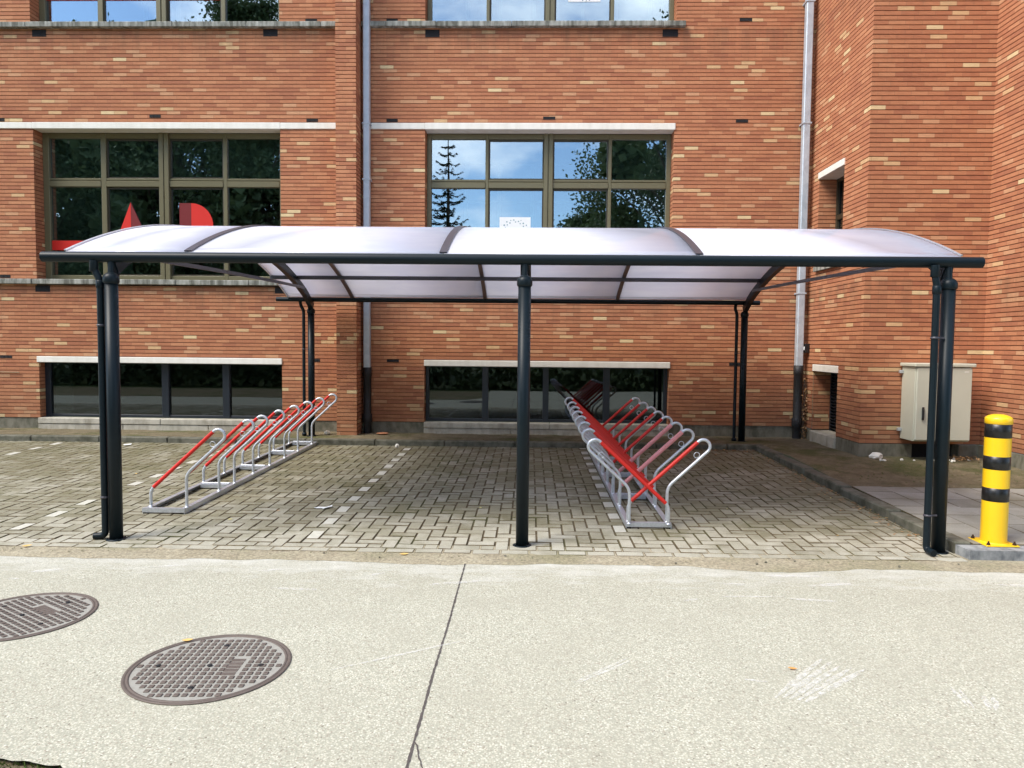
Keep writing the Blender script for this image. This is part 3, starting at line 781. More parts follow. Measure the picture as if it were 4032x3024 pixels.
# weeds and moss in the joints, on the dirt strip and on the beds
w = MB()
def weed(x, y, z, n, h):
    for i in range(n):
        a = rnd.uniform(0, 6.28); l = rnd.uniform(.4, 1)*h; dx = math.cos(a)*l*.8; dy = math.sin(a)*l*.8; b = Vector((-math.sin(a), math.cos(a), 0))*h*.14
        p = Vector((x+rnd.uniform(-h, h)*.5, y+rnd.uniform(-h, h)*.5, z)); q = p+Vector((dx*.6, dy*.6, l*rnd.uniform(.4, 1.1)))
        w.quad(p, p.lerp(q, .5)+b, q, p.lerp(q, .5)-b)
for i in range(46): weed(rnd.uniform(-4, 3.1), rnd.uniform(5.04, 5.22), .008, 7, .012)
for i in range(150):
    x = rnd.uniform(-8, 3.1); weed(x, 10.19-abs(rnd.gauss(0, .05)), gz(10.15)+.012, 8, .014)
for i in range(110):
    y = rnd.uniform(5.6, 10.1); weed(3.185-abs(rnd.gauss(0, .03)), y, gz(y)+.012, 7, .013)
for i in range(130): weed(rnd.uniform(3.4, 5.6), rnd.uniform(7.5, 9.1), .135+.022*0+.01, 9, .018)
for i in range(90): weed(rnd.uniform(-8, 3.2), rnd.uniform(10.36, 11.05), .165, 8, .016)
tag(w.build('weeds', mat_leaf('weed_leaf', (.09, .12, .03), (.16, .17, .06))), 'tiny weeds and moss in joints, dirt strip and soil beds', 'weeds', kind='stuff')
# manholes
def manhole(cx, cy, rot, label):
    e = empty('manhole_cover', (cx, cy, 0), label, 'manhole cover', 'round cast iron manhole covers in the road')
    w = MB(); w.lathe(cx, cy, [(.372, .0015), (.373, .0035), (.371, .0062), (.360, .0070), (.358, .0045), (.353, .0045), (.351, .0072), (.343, .0072), (.341, .003)], 64)
    w.build('frame_ring', M['iron'], e)
    w = MB(); w.lathe(cx, cy, [(.001, .0028), (.343, .0028)], 64); w.build('cover_plate', M['irongap'], e)
    w = MB(); c = math.cos(rot); s_ = math.sin(rot); n = 13; st = .036
    for i in range(-9, 10):
        for j in range(-8, 9):
            u = i*st; v = j*.041+(0 if i % 2 else 0)
            if math.hypot(abs(u)+.010, abs(v)+.010) > .336: continue
            if abs(u-.115) < .04 and -.11 < v < .09: continue
            if abs(u) < .02 and abs(v) < .02: continue
            h = rnd.uniform(-.0006, .0006); hx = .0118; hy = .0132
            Mx = Matrix.Translation((cx, cy, 0)) @ Matrix.Rotation(rot, 4, 'Z')
            w.box(u-hx, u+hx, v-hy, v+hy, .002, .0075+h, .0015, 0, Mx)
    Mx = Matrix.Translation((cx, cy, 0)) @ Matrix.Rotation(rot, 4, 'Z')
    for q in range(5): w.box(.082, .148, -.098+q*.036, -.068+q*.036, .002, .0045, .001, 0, Mx)
    w.build('stud_pattern', M['iron'], e)
    w = MB()
    for dx, dy in ((0, 0), (-.24, .0), (.24, .0), (0, .225), (0, -.225)):
        p = Mx @ Vector((dx, dy, 0)); w.lathe(p.x, p.y, [(.0001, .0092), (.013, .0092), (.013, .0076)], 12)
    w.build('lift_hole', M['void'], e)
manhole(-1.505, 3.317, .06, 'round iron manhole cover with leaf on its rim, left foreground of the road')
manhole(-2.825, 3.895, 1.0, 'round iron manhole cover cut off by the left edge of the photo')
# expansion joint and crack
def strip(name, pts, wd, z, mat, jit=.004, label=None, parent=None):
    w = MB(); L_ = []
    for (a, b) in zip(pts[:-1], pts[1:]):
        a = Vector(a); b = Vector(b); n = max(2, int((b-a).length/.02))
        for k in range(n): L_.append(a.lerp(b, k/n))
    L_.append(Vector(pts[-1])); rows = []
    for i, p in enumerate(L_):
        t = (L_[min(i+1, len(L_)-1)]-L_[max(i-1, 0)]).normalized(); nrm = Vector((-t.y, t.x))
        c = p+nrm*rnd.uniform(-jit, jit); h = wd*rnd.uniform(.6, 1.25)/2
        if i in (0, len(L_)-1): h = .0005
        rows.append((c-nrm*h, c+nrm*h))
    for r0, r1 in zip(rows[:-1], rows[1:]):
        w.quad((*r0[0], z), (*r1[0], z), (*r1[1], z), (*r0[1], z))
    return w.build(name, mat, parent)
tag(strip('expansion_joint', [(-.440, 5.03), (-.434, 3.9), (-.437, 3.3), (-.432, 2.6), (-.43, 1.5)], .011, .0022, M['crack'], .0012), kind='structure')
tag(strip('road_crack', [(-.431, 2.72), (-.42, 2.68), (-.40, 2.62), (-.375, 2.53), (-.35, 2.4), (-.33, 2.2)], .006, .0026, M['crack'], .004), kind='structure')
# chalky scuffs
w = MB()
def scuff(p0, p1, wd, n=1, z=.0026):
    a = Vector(p0); b = Vector(p1); t = (b-a).normalized(); nr = Vector((-t.y, t.x))
    for i in range(n):
        o_ = nr*(i-(n-1)/2)*wd*1.45; s0 = rnd.uniform(0, .12); s1 = rnd.uniform(.85, 1)
        K = 14; pr_ = None
        for k in range(K+1):
            f = s0+(s1-s0)*k/K; c = a.lerp(b, f)+o_*(1-.5*(1-f)); h = wd*.5*math.sin(math.pi*min(1, max(.03, k/K)))**.5*rnd.uniform(.7, 1.1)
            cur = (c-nr*h, c+nr*h)
            if pr_: w.quad((*pr_[0], z), (*cur[0], z), (*cur[1], z), (*pr_[1], z))
            pr_ = cur
scuff((1.12, 3.08), (1.58, 3.52), .034, 5); scuff((-.98, 3.27), (-.30, 3.69), .02, 1); scuff((.20, 3.20), (.55, 3.53), .02, 2)
scuff((1.91, 3.06), (1.95, 3.28), .022, 2); scuff((1.99, 3.05), (2.06, 3.20), .03, 2); scuff((1.0, 3.30), (1.12, 3.27), .02, 1)
for i in range(14):
    x = rnd.uniform(-3.5, 3.4); y = rnd.uniform(4.3, 4.85); scuff((x, y), (x+rnd.uniform(.1, .5), y+rnd.uniform(-.05, .12)), rnd.uniform(.02, .06))
tag(w.build('chalk_scuffs', M['chalk']), 'pale chalky scuff marks on the concrete road', 'scuff marks', kind='stuff')

# ------------------------------------------------------------------ shelter
YF, YB = 5.44, 10.60
sh = empty('bike_shelter', (-.06, 8.0, 0), 'dark steel bicycle shelter with arched milky roof on round posts', 'bicycle shelter')
MA = M['anthracite']
XA = (-3.185, -.045, 3.085); ZG = 2.178
H = .525; HALF = 2.55; RR = (HALF**2+H**2)/(2*H); YM = 8.0
def roofz(y): return 2.218+math.sqrt(RR*RR-(y-YM)**2)-(RR-H)
# gutter beams
w = MB(); w.tube([(-3.715, YF+.01, ZG), (3.325, YF+.01, ZG)], .040, 24)
w.build('gutter_beam', MA, sh)
w = MB(); w.tube([(-3.73, YB-.03, ZG), (3.31, YB-.03, ZG)], .034, 20); w.build('gutter_beam', MA, sh)
# posts
def post(x, y, zb, neckdir):
    w = MB(); w.lathe(x, y, [(.0001, zb), (.048, zb), (.048, 1.985), (.0001, 1.985)], 28)
    p = w.build('post', MA, sh)
    w = MB(); w.lathe(x, y, [(.0001, zb), (.072, zb), (.072, zb+.008), (.050, zb+.011)], 28)
    for k in range(4):
        a = k*math.pi/2+.6; cx = x+.061*math.cos(a); cy = y+.061*math.sin(a)
        w.lathe(cx, cy, [(.0001, zb+.018), (.006, zb+.018), (.006, zb+.007)], 6, smooth=False)
    w.build('base_flange', MA, p)
    w = MB(); pr_ = [(.049, 1.975), (.055, 1.98), (.0585, 1.99)]
    for k in range(9):
        a = k/8*math.pi/2; pr_.append((.0585*math.cos(a), 2.012+.052*math.sin(a)))
    w.lathe(x, y, pr_, 28); w.build('ball_cap', MA, p)
    # neck plate carrying the gutter and the arch
    w = MB(); d = neckdir
    for sx in (-.02, .02):
        pts = [(y+d*.018, 2.03), (y+d*.065, 2.02), (y+d*.085, 2.10), (y+d*.10, 2.155), (y-d*.005, 2.155), (y, 2.10)]
        a = [(x+sx-.005, p_[0], p_[1]) for p_ in pts]; b = [(x+sx+.005, p_[0], p_[1]) for p_ in pts]
        w.face(a); w.face(b[::-1])
        for i in range(len(pts)): w.quad(a[i], b[i], b[(i+1) % len(pts)], a[(i+1) % len(pts)])
    w.tube([(x, y, 2.04), (x, y+d*.012, 2.15)], .024, 14)
    w.build('neck_bracket', MA, p)
for x in XA: post(x, YF, .008, 1)
for x in XA: post(x+(-.05 if x < 1 else .03), YB+.02, .155, -1)
# arches (deep box section) below the roof sheet
for x0 in XA:
    w = MB(); P = []
    n = 44
    for k in range(n+1):
        y = YF+.03+(YB-YF-.05)*k/n
        z = roofz(min(max(y, YM-HALF), YM+HALF))-.085
        e = min(y-YF, YB-y)
        if e < .34: z -= .055*(1-e/.34)**1.5
        P.append((x0+(-.03 if x0 < -1 else .02)*k/n, y, z))
    w.tube(P, 1, rect=(.065, .095))
    w.build('arch_rib', MA, sh)
# tie rods
for x0 in (XA[0], XA[2]):
    w = MB(); P = []
    for k in range(13):
        f = k/12; P.append((x0+(.045 if x0 < 0 else -.045)+(-.03 if x0 < -1 else .02)*f, 5.68+4.42*f, 2.215+.10*f+.012*math.sin(f*math.pi)))
    w.tube(P, 1, rect=(.012, .036)); w.build('tie_bar', M['anthracite2'], sh)
# purlins
for y, x0, x1 in ((9.86, -3.56, 3.13),):
    w = MB(); w.box(x0, x1, y-.028, y+.028, roofz(y)-.062, roofz(y)-.012, .004); w.build('purlin', M['anthracite2'], sh)
# roof panels, glazing bars
XB = (-3.545, -2.60, -.66, 1.255, 3.178); Y0r, Y1r = YM-HALF+.005, YM+HALF-.01
n = 48
for a, b in zip(XB[:-1], XB[1:]):
    w = MB(); vs = []; th = .008
    for k in range(n+1):
        y = Y0r+(Y1r-Y0r)*k/n; z = roofz(y)
        vs += [(a+.004, y, z), (b-.004, y, z), (a+.004, y, z-th), (b-.004, y, z-th)]
    fs = []
    for k in range(n):
        o_ = k*4; p_ = o_+4
        fs += [(o_, o_+1, p_+1, p_), (o_+2, p_+2, p_+3, o_+3), (o_, p_, p_+2, o_+2), (o_+1, o_+3, p_+3, p_+1)]
    fs += [(0, 2, 3, 1), (n*4, n*4+1, n*4+3, n*4+2)]
    w.raw(vs, fs, 0, True); w.build('roof_panel', M['poly'], sh)
for i, x in enumerate(XB):
    wd = .055 if 0 < i < 4 else .016
    w = MB()
    P = [(x, Y0r+(Y1r-Y0r)*k/n, roofz(Y0r+(Y1r-Y0r)*k/n)+.008) for k in range(n+1)]
    w.tube(P, 1, rect=(wd, .010))
    P = [(x, Y0r+(Y1r-Y0r)*k/n, roofz(Y0r+(Y1r-Y0r)*k/n)-.020) for k in range(n+1)]
    w.tube(P, 1, rect=(wd*.9, .018))
    w.build('glazing_bar', M['anthracite2'] if 0 < i < 4 else M['galv'], sh)
# downpipes
def dpipe(x, y, xt, zb, r, outlet, tz=2.15):
    w = MB(); path = [(xt, y+.0, tz), (xt, y, 2.09), (x, y-.0, 2.00), (x, y, zb+.06)]
    P = fillet(path, .035, 5)
    if outlet: P = P[:-1]+fillet([(x, y, zb+.3), (x, y, zb+.032), (x+outlet[0]*.085, y+outlet[1]*.085, zb+.028)], .04, 8)
    w.tube(P, r, 16); d = w.build('downpipe', MA, sh)
    c = MB(); c.lathe(xt, y, [(r+.004, tz+.0), (r+.007, 2.07), (r+.003, 2.065)], 16); c.lathe(x, y, [(r+.001, 2.0), (r+.005, 1.995), (r+.005, 1.945), (r+.001, 1.94)], 16)
    c.build('socket', MA, d)
    return d
def clip(d, x, y, z, r, px):
    c = MB(); c.lathe(x, y, [(r+.001, z-.008), (r+.005, z-.007), (r+.005, z+.007), (r+.001, z+.008)], 16)
    c.box(min(x, px), max(x, px), y-.004, y+.004, z-.006, z+.006); c.build('pipe_clip', M['anthracite2'], d)
d = dpipe(XA[0]-.082, YF-.005, XA[0]-.128, .008, .0255, (-1, -.1)); clip(d, XA[0]-.082, YF-.005, 1.66, .0255, XA[0]-.04); clip(d, XA[0]-.082, YF-.005, .34, .0255, XA[0]-.04)
d = dpipe(XA[2]-.108, YF-.04, XA[2]-.125, .008, .0255, (.12, -1)); clip(d, XA[2]-.108, YF-.04, 1.62, .0255, XA[2]-.04); clip(d, XA[2]-.108, YF-.04, .30, .0255, XA[2]-.04)
for x in (XA[0]-.05, XA[2]+.03):
    w = MB(); w.tube(fillet([(x-.145, YB-.03, 2.15), (x-.145, YB, 2.09), (x-.11, YB+.02, 2.02), (x-.11, YB+.02, .18)], .04, 5), .023, 14)
    d = w.build('downpipe', MA, sh); clip(d, x-.11, YB+.02, 1.45, .023, x-.04)
    c = MB(); c.lathe(x-.11, YB+.02, [(.0001, .165), (.034, .165), (.034, .20), (.024, .21)], 14); c.build('socket', MA, d)

# ------------------------------------------------------------------ bike racks
TR = .0135
def hoop(parent, xlo, xhi, y, zb, mir=1, sleeve='sleeve', steel=True):
    """inclined hairpin; xlo/xhi feet on the rails; mir=1 leans to +X"""
    th = R(42.7); dx, dz = math.cos(th)*mir, math.sin(th); rr = .057
    lo_b = Vector((xlo, y, zb+.150)); hi_b = Vector((xhi, y, zb+.285))
    L_ = .785; d = Vector((dx, 0, dz)); nrm = Vector((math.sin(th)*mir, 0, -math.cos(th)))
    a0 = lo_b+d*L_; c = a0+nrm*rr; b0 = c+nrm*rr
    foot0 = Vector((xlo, y, zb)); foot1 = Vector((xhi, y, zb))
    hb = hi_b.copy()
    # intersection of the upper leg line with the vertical at xhi
    t = (xhi-b0.x)/dx; hb = b0+d*t
    lowp = fillet([foot0, lo_b, a0], .05, 6)[:-1]
    arc = [c-nrm*rr*math.cos(k*math.pi/14)+d*rr*math.sin(k*math.pi/14) for k in range(15)]
    hip = fillet([b0, hb, foot1], .06, 6)[1:]
    w = MB(); w.tube(lowp+arc+hip, TR, 12); 
    h = w.build('hoop', M['galv'], parent)
    if sleeve:
        w = MB(); s0 = lo_b+d*.035; s1 = lo_b+d*(L_-.01)
        if sleeve == 'pinksleeve':
            n_ = 26; w.tube([s0.lerp(s1, k/n_) for k in range(n_+1)], [TR+.0035+.002*abs(math.sin(k*1.7))+.003*(k/n_) for k in range(n_+1)], 12)
        else: w.tube([s0, s1], TR+.003, 14)
        w.build('sleeve', M[sleeve], h)
    w = MB(); q = hb+d*.36-nrm*(.024+TR); n_ = 14
    w.tube([q+Vector((math.cos(2*math.pi*k/n_)*.024, 0, math.sin(2*math.pi*k/n_)*.024)) for k in range(n_)], .0035, 8, closed=True)
    w.build('lock_ring', M['galv'], h)
    w = MB()
    for f in (foot0, foot1): w.lathe(f.x, f.y, [(TR+.006, zb-.001), (TR+.004, zb+.004), (TR, zb+.009)], 12)
    w.build('weld_collar', M['galv'], h)
def angle_rail(w, x, y0, y1, side):
    for (a, b, c, d_, e, f) in ((x-.002, x+.002, 0, 0, -.04, .0),):
        pass
    n = 1
    z0 = gz(y0)+ZP; z1 = gz(y1)+ZP
    def bx(xa, xb, ha, hb):
        vs = [(xa,y0,z0+ha),(xb,y0,z0+ha),(xb,y1,z1+ha),(xa,y1,z1+ha),(xa,y0,z0+hb),(xb,y0,z0+hb),(xb,y1,z1+hb),(xa,y1,z1+hb)]
        w.raw(vs, [(0,3,2,1),(4,5,6,7),(0,1,5,4),(1,2,6,5),(2,3,7,6),(3,0,4,7)])
    bx(x-.022, x+.022, .0405, .045)                 # flat top
    bx(x+side*.022-(.004 if side > 0 else 0), x+side*.022+(0 if side > 0 else .004), .0, .0405)
def rack(name, label, xl, xr, y0, y1, crosses):
    e = empty(name, ((xl+xr)/2, (y0+y1)/2, gz(y0)), label, 'bicycle rack', None)
    for x, sd in ((xl, -1), (xr, 1)):
        w = MB(); angle_rail(w, x, y0+.001, y1-.001, sd); w.build('base_rail', M['galv'], e)
    for k, y in enumerate(crosses):
        w = MB(); z = gz(y)+ZP
        hw = .02 if k == 0 else .055
        yy = y0+.02 if k == 0 else min(y, y1-.06)
        w.box(xl-.022 if k == 0 else xl+.0225, xr+.022 if k == 0 else xr-.0225, yy-hw, yy+hw, z+.0415+(.0055 if k == 0 else .004), z+.0455+(.0055 if k == 0 else .004))
        w.box(xl-.024 if k == 0 else xl+.0225, xr+.024 if k == 0 else xr-.0225, yy-hw-.001, yy-hw+.003, z+(.014 if k == 0 else .012), z+.0465, 0)
        if k: w.box(xl+.0225, xr-.0225, yy-.012, yy+.012, z+.0495, z+.060, .003)
        w.build('cross_channel', M['galv'], e)
    if True:
        for x in (xl, xr):
            w = MB(); w.box(x-.02, x+.02, y0+.004, y0+.05, gz(y0)-.002+.010, gz(y0)+ZP+.014, .002); w.build('rubber_foot', M['black'], e)
    return e
YL = [6.30, 6.97, 7.34, 7.85, 8.36, 8.87, 9.39, 10.0]
r1 = rack('bike_rack', 'single sided galvanised bike rack with red sleeved hoops, left bay of shelter', -3.375, -3.045, 6.205, 10.19, [6.23, 7.28, 8.28, 9.32, 10.15])
for y in YL: hoop(r1, -3.368, -3.045, y, gz(y)+ZP+.045)
r2 = rack('bike_rack', 'double sided galvanised bike rack with crossing red and pink sleeved hoops, right bay', .838, 1.168, 5.965, 10.12, [6.0, 7.05, 8.12, 9.15, 10.05])
YR_ = [6.03, 6.65, 7.16, 7.67, 8.17, 8.66, 9.25, 9.92]
for k, y in enumerate(YR_):
    hoop(r2, .838, 1.163, y, gz(y)+ZP+.045, 1, 'pinksleeve' if k in (1, 2) else 'sleeve')
    hoop(r2, 1.163, .838, y-.075, gz(y)+ZP+.045, -1)

# ------------------------------------------------------------------ cabinet
cb = empty('electrical_cabinet', (5.04, 9.05, .40), 'cream metal utility cabinet mounted on the brick wall near right post', 'utility cabinet')
w = MB(); w.box(4.70, 5.375, 8.92, 9.235, .405, 1.318, .006); w.build('cabinet_body', M['cab'], cb)
w = MB(); w.box(4.705, 5.37, 8.885, 8.917, .42, 1.312, .009); dr = w.build('cabinet_door', M['cab'], cb)
w = MB(); w.box(4.775, 4.80, 8.862, 8.8845, .67, .83, .005); w.box(4.780, 4.795, 8.852, 8.8615, .70, .80, .004); w.build('handle', M['black'], dr)
w = MB()
for z in (1.268, 1.255): w.box(5.27, 5.325, 8.8835, 8.8855, z-.003, z+.003)
w.build('embossed_plate', M['lintel'], dr)
w = MB()
a = [(4.60, 9.24), (4.66, 8.865), (5.41, 8.865), (5.41, 9.24)]
w.box(4.672, 5.405, 8.868, 9.24, 1.319, 1.362, .008); w.build('lid', M['cab'], cb)
for z in (.52, 1.25):
    w = MB(); w.box(4.655, 4.699, 9.19, 9.235, z-.02, z+.02, .004); w.build('wall_bracket', M['galv'], cb)

# ------------------------------------------------------------------ bollard
bo = empty('bollard', (3.515, 5.47, .08), 'yellow and black striped steel bollard bolted to the raised stone edge at right', 'bollard')
bx_, by_ = 3.515, 5.475; rb = .0875
zs = [(.088, .405, 'y'), (.405, .506, 'b'), (.506, .644, 'y'), (.644, .743, 'b'), (.743, .882, 'y'), (.882, .984, 'b')]
for za, zb, c in zs:
    w = MB()
    if c == 'y': w.lathe(bx_, by_, [(rb, za), (rb, zb)], 48)
    else: w.lathe(bx_, by_, [(rb, za), (rb+.0008, za+.0005), (rb+.0008, zb-.0005), (rb, zb)], 48)
    w.build('tube_section' if c == 'y' else 'black_band', M['yellow'] if c == 'y' else M['yblack'], bo)
w = MB(); w.lathe(bx_, by_, [(rb+.0005, .984), (rb+.003, .986), (rb+.003, 1.024), (rb-.002, 1.032), (rb-.02, 1.045), (rb-.05, 1.054), (.0001, 1.057)], 48); w.build('cap', M['yellow'], bo)
w = MB(); w.box(bx_-.12, bx_+.12, by_-.122, by_+.12, .0795, .0895, .003); w.lathe(bx_, by_, [(rb+.008, .0895), (rb+.001, .097)], 40); bp = w.build('base_plate', M['yellow'], bo)
for dx in (-.095, .095):
    for dy in (-.095, .095):
        w = MB(); w.lathe(bx_+dx, by_+dy, [(.0001, .116), (.007, .116), (.007, .103), (.013, .103), (.013, .0915), (.017, .091), (.017, .089)], 6, smooth=False); w.build('anchor_bolt', M['bolt'], bp)

# ------------------------------------------------------------------ small things
def leaf(x, y, z, s, mi, rot, label, group=None, tilt=.15):
    w = MB(); n = 7; pts = []
    prof = [0, .55, .9, 1, .85, .5, 0]
    L_ = [(-1+2*i/(n-1), prof[i]*.42) for i in range(n)]
    Mx = Matrix.Translation((x, y, z+.006)) @ Matrix.Rotation(rot, 4, 'Z') @ Matrix.Rotation(tilt, 4, 'X') @ Matrix.Scale(s, 4)
    for (a, b), (c, d_) in zip(L_[:-1], L_[1:]):
        for sg in (1, -1):
            q = [(a, 0, .10*a*a), (c, 0, .10*c*c), (c, sg*d_, .10*c*c+.12*d_), (a, sg*b, .10*a*a+.12*b)]
            q = [Mx @ Vector(p) for p in q]
            w.face(q if sg > 0 else q[::-1])
    o = w.build('fallen_leaf', M['leafy'][mi]); tag(o, label, 'leaf', group); return o
leaf(-1.74, 3.585, .008, .028, 0, .3, 'orange yellow dry leaf on the upper rim of the manhole cover')
leaf(1.272, 3.41, .001, .022, 1, -.3, 'small orange leaf lying alone on the road at right')
leaf(-3.72, 5.20, .012, .035, 0, .6, 'pale yellow leaf on the front edge of the paving at far left')
leaf(-.90, 5.16, .008, .035, 0, .2, 'pale orange leaf on the dirt strip left of the middle post')
G_ = 'small yellow leaves along the kerbs and paving'
lab = 'small dry yellow leaf lying among others on the paving or kerb'
for i in range(60):
    if i < 26: x, y, z = rnd.gauss(3.05, .12), rnd.uniform(6.2, 10.1), 0; z = gz(y)+ZP
    elif i < 36: x, y = rnd.uniform(2.3, 3.15), 10.12+rnd.uniform(-.08, .06); z = gz(y)+ZP
    else: x, y = rnd.uniform(-6, 3), rnd.uniform(5.6, 10); z = gz(y)+ZP
    leaf(x, y, z, rnd.uniform(.012, .024), rnd.choice((0, 1, 2, 3)), rnd.uniform(0, 6), lab, G_, rnd.uniform(-.4, .4))
# white paper scrap
w = MB(); P = [(-1.965, 6.50), (-1.93, 6.53), (-1.86, 6.535), (-1.81, 6.56), (-1.80, 6.51), (-1.84, 6.46), (-1.87, 6.45), (-1.88, 6.49), (-1.93, 6.485)]
a = [(x, y, gz(y)+ZP+.004+.012*abs(noise.noise(Vector((x*20, y*20, 0))))+(.012 if i in (3, 4, 5) else 0)) for i, (x, y) in enumerate(P)]
w.face(a); w.face([(x, y, z-.0015) for x, y, z in a][::-1]); tag(w.build('paper_scrap', M['paper']), 'crumpled white paper scrap on the paving between left rack and middle post', 'litter')
w = MB(); a = [(-5.70, 9.95, gz(9.95)+.02), (-5.60, 9.99, gz(9.95)+.03), (-5.58, 9.93, gz(9.95)+.024), (-5.66, 9.90, gz(9.95)+.018)]
w.face(a); w.face([(x, y, z-.002) for x, y, z in a][::-1]); tag(w.build('paper_scrap', M['paper']), 'small white scrap on the paving below the left basement window', 'litter')
# stones
def stone(x, y, z, s, label, seed, mat='basesill', group=None):
    import bmesh
    bm = bmesh.new(); bmesh.ops.create_icosphere(bm, subdivisions=2, radius=1)
    for v in bm.verts:
        n_ = noise.noise(v.co*1.3+Vector((seed*3.7, 0, 0))); v.co *= 1+.35*n_; v.co = Vector((v.co.x*s[0], v.co.y*s[1], v.co.z*s[2]))+Vector((x, y, z))
    me = bpy.data.meshes.new('stone'); bm.to_mesh(me); bm.free(); me.materials.append(M[mat])
    o = bpy.data.objects.new('stone', me); COL.objects.link(o); tag(o, label, 'stone', group); return o
stone(4.36, 9.12, .19, (.085, .06, .045), 'pale lump of rubble by the wing plinth left of the cabinet', 1, 'lintel')
stone(-3.05, 10.78, .19, (.05, .05, .035), 'pale stone on the soil left of the pilaster foot', 2)
stone(-2.22, 10.86, .18, (.09, .05, .018), 'flat reddish stone on the soil right of the black pipe shoe', 3, 'brick')
stone(-1.86, 10.08, gz(10.1)+.03, (.03, .02, .03), 'small pale stone at the foot of the back kerb', 4, 'lintel')
for i in range(16):
    stone(rnd.uniform(4.3, 5.6), 9.0+rnd.uniform(-.12, .1), .17, (rnd.uniform(.012, .03), rnd.uniform(.012, .03), rnd.uniform(.008, .02)), 'small rubble chip on the soil under the cabinet', 10+i, 'lintel', 'rubble chips under the cabinet')
for i in range(9):
    y = rnd.uniform(5.05, 5.2); stone(rnd.uniform(-3.5, 3.1), y, .012, (rnd.uniform(.006, .014),)*2+(rnd.uniform(.005, .01),), 'small pebble on the dirt strip beside the road', 40+i, 'plinth', 'pebbles on the dirt strip')
# brown leaf litter beside cabinet and vine at right pipe
w = MB()
for i in range(420):
    if i < 110: c = Vector((5.35+rnd.gauss(0, .12), 8.95+rnd.gauss(0, .07), .175+rnd.uniform(0, .05)))
    elif i < 190: c = Vector((rnd.uniform(2.5, 3.15), 10.10+rnd.gauss(0, .05), gz(10.1)+.02))
    else: c = Vector((rnd.gauss(3.12, .05), rnd.uniform(5.6, 9.8), gz(8)+.0)); c.z = gz(c.y)+.018
    a = Vector((rnd.uniform(-1, 1), rnd.uniform(-1, 1), rnd.uniform(-.3, .3))).normalized()*rnd.uniform(.01, .02); b = Vector((-a.y, a.x, rnd.uniform(-.005, .005)))*.6
    w.quad(c-a, c-b, c+a, c+b)
tag(w.build('leaf_litter', M['leafy'][3]), 'brown leaf litter along kerb and under the cabinet', 'leaf litter', kind='stuff')
vn = empty('dead_vine', (4.15, YW-.12, .15), 'withered vine climbing beside the right cast iron pipe', 'vine')
w = MB()
for s in range(5):
    p = Vector((4.14+rnd.uniform(-.01, .03), YW-.14, .15)); P = [p.copy()]
    for k in range(9): p = p+Vector((rnd.gauss(.001, .010), rnd.gauss(0, .006), .10)); P.append(p.copy())
    w.tube(P, .004, 6)
w.build('stem', M['bark'], vn)
w = MB()
for i in range(120):
    c = Vector((4.155+rnd.gauss(0, .025), YW-.15+rnd.gauss(0, .02), rnd.choice((rnd.uniform(.15, .35), rnd.uniform(.45, .75), rnd.uniform(.3, 1.1)))))
    a = Vector((rnd.uniform(-1, 1), rnd.uniform(-1, 1), rnd.uniform(-1, 1))).normalized()*.018; b = a.cross(Vector((rnd.uniform(-1, 1), rnd.uniform(-1, 1), rnd.uniform(-1, 1)))).normalized()*.012
    w.quad(c-a, c-b, c+a, c+b)
w.build('foliage', M['leafy'][3], vn)
# foot of a stand at the right frame edge
st_ = empty('metal_stand', (5.15, 7.25, .11), 'dark curved metal foot on the slabs cut by the right edge', 'metal stand')
w = MB(); w.tube(fillet([(4.93, 7.22, .125), (5.03, 7.23, .13), (5.10, 7.24, .19), (5.14, 7.25, .32), (5.17, 7.25, .62)], .04, 5), [.016]+[.012]*60 if False else .012, 10); w.build('leg', M['anthracite'], st_)
w = MB(); w.lathe(4.945, 7.22, [(.0001, .112), (.022, .112), (.02, .125), (.0001, .128)], 12); w.build('rubber_foot', M['black'], st_)

# ------------------------------------------------------------------ trees behind the viewer (seen mirrored in the glass)
def tree(x, y, h, r, trunk_h, label, n=9000, leaf=.22, seed=1, squash=.55):
    rg = random.Random(seed)
    e = empty('broadleaf_tree', (x, y, -.03), label, 'tree', 'trees mirrored in the windows')
    w = MB(); P = [Vector((x, y, -.1))]; 
    for k in range(1, 9): P.append(Vector((x+rg.gauss(0, .12)*k*.4, y+rg.gauss(0, .12)*k*.4, h*.8*k/8)))
    w.tube(P, [.32*(1-k/9)+.03 for k in range(9)], 10)
    clumps = []
    for k in range(95):
        a = rg.uniform(0, 6.28); f = rg.uniform(.15, 1)**.6; zz = rg.uniform(trunk_h, h)
        prof = math.sin(math.pi*min(1, max(.08, (zz-trunk_h+.8)/(h-trunk_h+1.2))))**squash
        c = Vector((x+math.cos(a)*r*f*prof, y+math.sin(a)*r*f*prof, zz)); clumps.append((c, rg.uniform(1.0, 1.9)*r/4.5))
        b = P[min(8, max(1, int(zz/h*8)-1))]
        w.tube([b, b.lerp(c, .5)+Vector((0, 0, .3)), c], [.07, .045, .02], 6)
    w.build('trunk', M['bark'], e)
    w = MB()
    for i in range(n):
        c, cr = clumps[i % len(clumps)]; core = i % 5 == 0
        d = Vector((rg.gauss(0, 1), rg.gauss(0, 1), rg.gauss(0, .8))).normalized()*cr*(rg.uniform(.0, .75) if core else rg.uniform(.25, 1.15))
        p = c+d; lf = leaf*(3.2 if core else 1); a = Vector((rg.uniform(-1, 1), rg.uniform(-1, 1), rg.uniform(-1, 1))).normalized()*lf*rg.uniform(.6, 1.2); b = a.cross(Vector((rg.uniform(-1, 1), rg.uniform(-1, 1), rg.uniform(-1, 1)))).normalized()*lf*.6
        w.quad(p-a, p-b, p+a, p+b)
    w.build('crown', M['foliage'], e)
